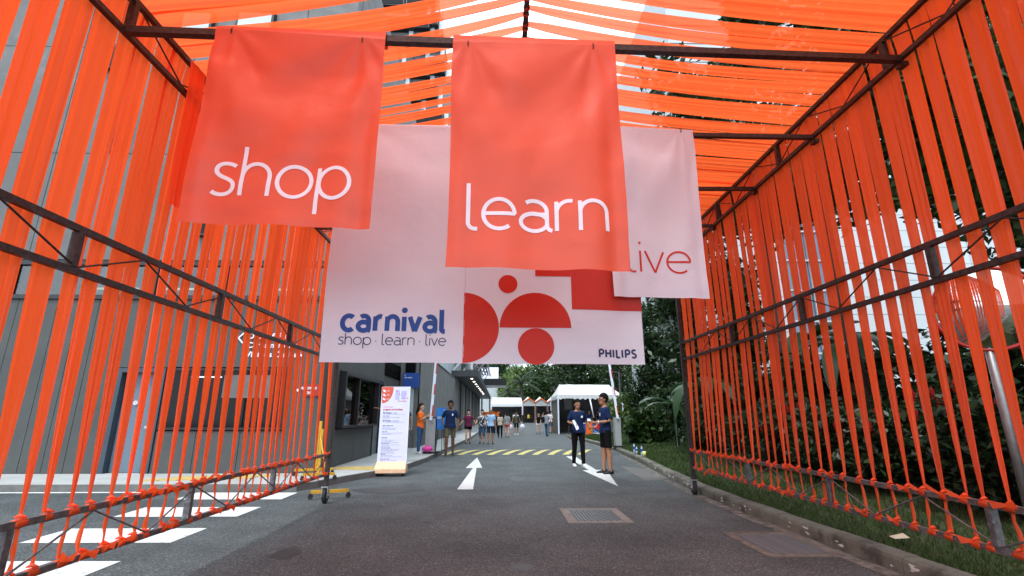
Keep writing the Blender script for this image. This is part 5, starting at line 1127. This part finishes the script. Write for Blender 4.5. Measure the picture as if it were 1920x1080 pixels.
sp = thing('loudspeaker', 'black loudspeaker on a tripod stand in front of the near tent', 'loudspeaker', (4.95, 35, 0))
part('cabinet', MB().box((4.55,34.8,1.65),(5.05,35.1,2.45)), DARK, sp); part('grille', MB().box((4.6,34.78,1.7),(5.0,34.799,2.4)), RUBBER, sp); part('pole', MB().tube([(4.8,34.95,.4),(4.8,34.95,1.65)], .025, 8), DARK, sp)
for a in range(3): part('leg', MB().tube([(4.8,34.95,.6),(4.8+.45*math.cos(a*2.1+.3),34.95+.45*math.sin(a*2.1+.3),.02)], .018, 6), DARK, sp)
bn = thing('orange_stand', 'orange standing display with white top beside the near tent', 'stand', (5.2, 29.5, 0)); part('display_body', MB().box((5.05,29.4,.15),(5.4,29.6,.95)), ORT, bn); part('top_board', MB().tube([(5.22,29.5,.951),(5.22,29.5,1.1)], [.17,.1], 10), PRW, bn)
bb = thing('blue_crate', 'blue crate on the ground behind the tripod legs', 'crate', (5.0, 34.2, 0)); mb = MB()
for a, b in (((4.85,34,.03),(5.3,34.03,.3)), ((4.85,34.37,.03),(5.3,34.4,.3)), ((4.85,34.03,.03),(4.88,34.37,.3)), ((5.27,34.03,.03),(5.3,34.37,.3)), ((4.88,34.03,.03),(5.27,34.37,.05))): mb.box(a, b)
part('crate_wall', mb, BLUES, bb)
# far tents
ft = thing('wide_tent', 'wide white tent with ribbed valance at the far end of the road', 'tent', (1.2, 95, 0))
part('roof', MB().add([(-1.75,95,3.25),(4.25,95,3.25),(4.25,95.05,3.6),(4.1,97.5,4.75),(-1.6,97.5,4.75),(-1.75,95.05,3.6),(-1.75,100,3.3),(4.25,100,3.3)], [(0,1,2,5),(5,2,3,4),(4,3,7,6),(0,5,4,6),(1,7,3,2)]), TENT, ft)
part('valance', valance((-1.75,94.98,3.28),(4.25,94.98,3.28),16), TENT, ft)
for x in (-1.7, 4.2): part('post', MB().bar((x,95,0),(x,95,3.3),.16), PRW, ft)
part('back_wall', MB().box((-1.7,99.5,0),(4.2,99.6,3.3)), MATS['tent_shade'], ft)  # same dark colour stands for the shaded interior
gl = ['small gabled tent with orange edging next to the wide tent','gabled tent with orange edging, second from the wide tent','gabled tent with orange edging, third from the wide tent','gabled tent with orange edging partly behind the near tent']
for i, l in enumerate(gl):
    a = 4.35 + i*2.35; b = a + 2.3; m_ = (a+b)/2; g = thing('gabled_tent', l, 'tent', (m_, 95, 0), 0, 'gabled tents with orange edging')
    part('roof', MB().add([(a,95,3.8),(m_,95,4.55),(b,95,3.8),(a,99,3.9),(m_,99,5.0),(b,99,3.9)], [(0,1,4,3),(1,2,5,4)]), TENT, g)
    part('gable', MB().add([(a,95.02,3.1),(b,95.02,3.1),(b,95.02,3.8),(m_,95.02,4.5),(a,95.02,3.8)], [(0,1,2,3,4)]), mat('gable_grey%d' % i, (.4, .42, .43), .7, .2, 1.5), g)
    part('edging', MB().bar((a,94.95,3.8),(m_,94.95,4.55),.16,.1,(0,1,0)).bar((m_,94.93,4.55),(b,94.93,3.8),.16,.1,(0,1,0)), ORT, g)
    for x in (a+.06, b-.06): part('post', MB().bar((x,95,0),(x,95,3.1),.16), mat('post_brown', (.2, .12, .1), .7) if 'post_brown' not in MATS else MATS['post_brown'], g)
    part('back_wall', MB().box((a,98.8,0),(b-.01,98.9,3.6)), MATS['tent_shade'], g)  # interior shade painted as a dark rear sheet
ob = thing('orange_hoarding', 'low orange hoarding in front of the wide tent', 'hoarding', (-1, 62, 0)); part('panel', MB().box((-2.4,62,.9),(-.05,62.1,1.75)), ORT, ob); part('leg', MB().box((-2.3,62,0),(-2.2,62.1,.9)), GALV, ob); part('leg', MB().box((-.25,62,0),(-.15,62.1,.9)), GALV, ob)
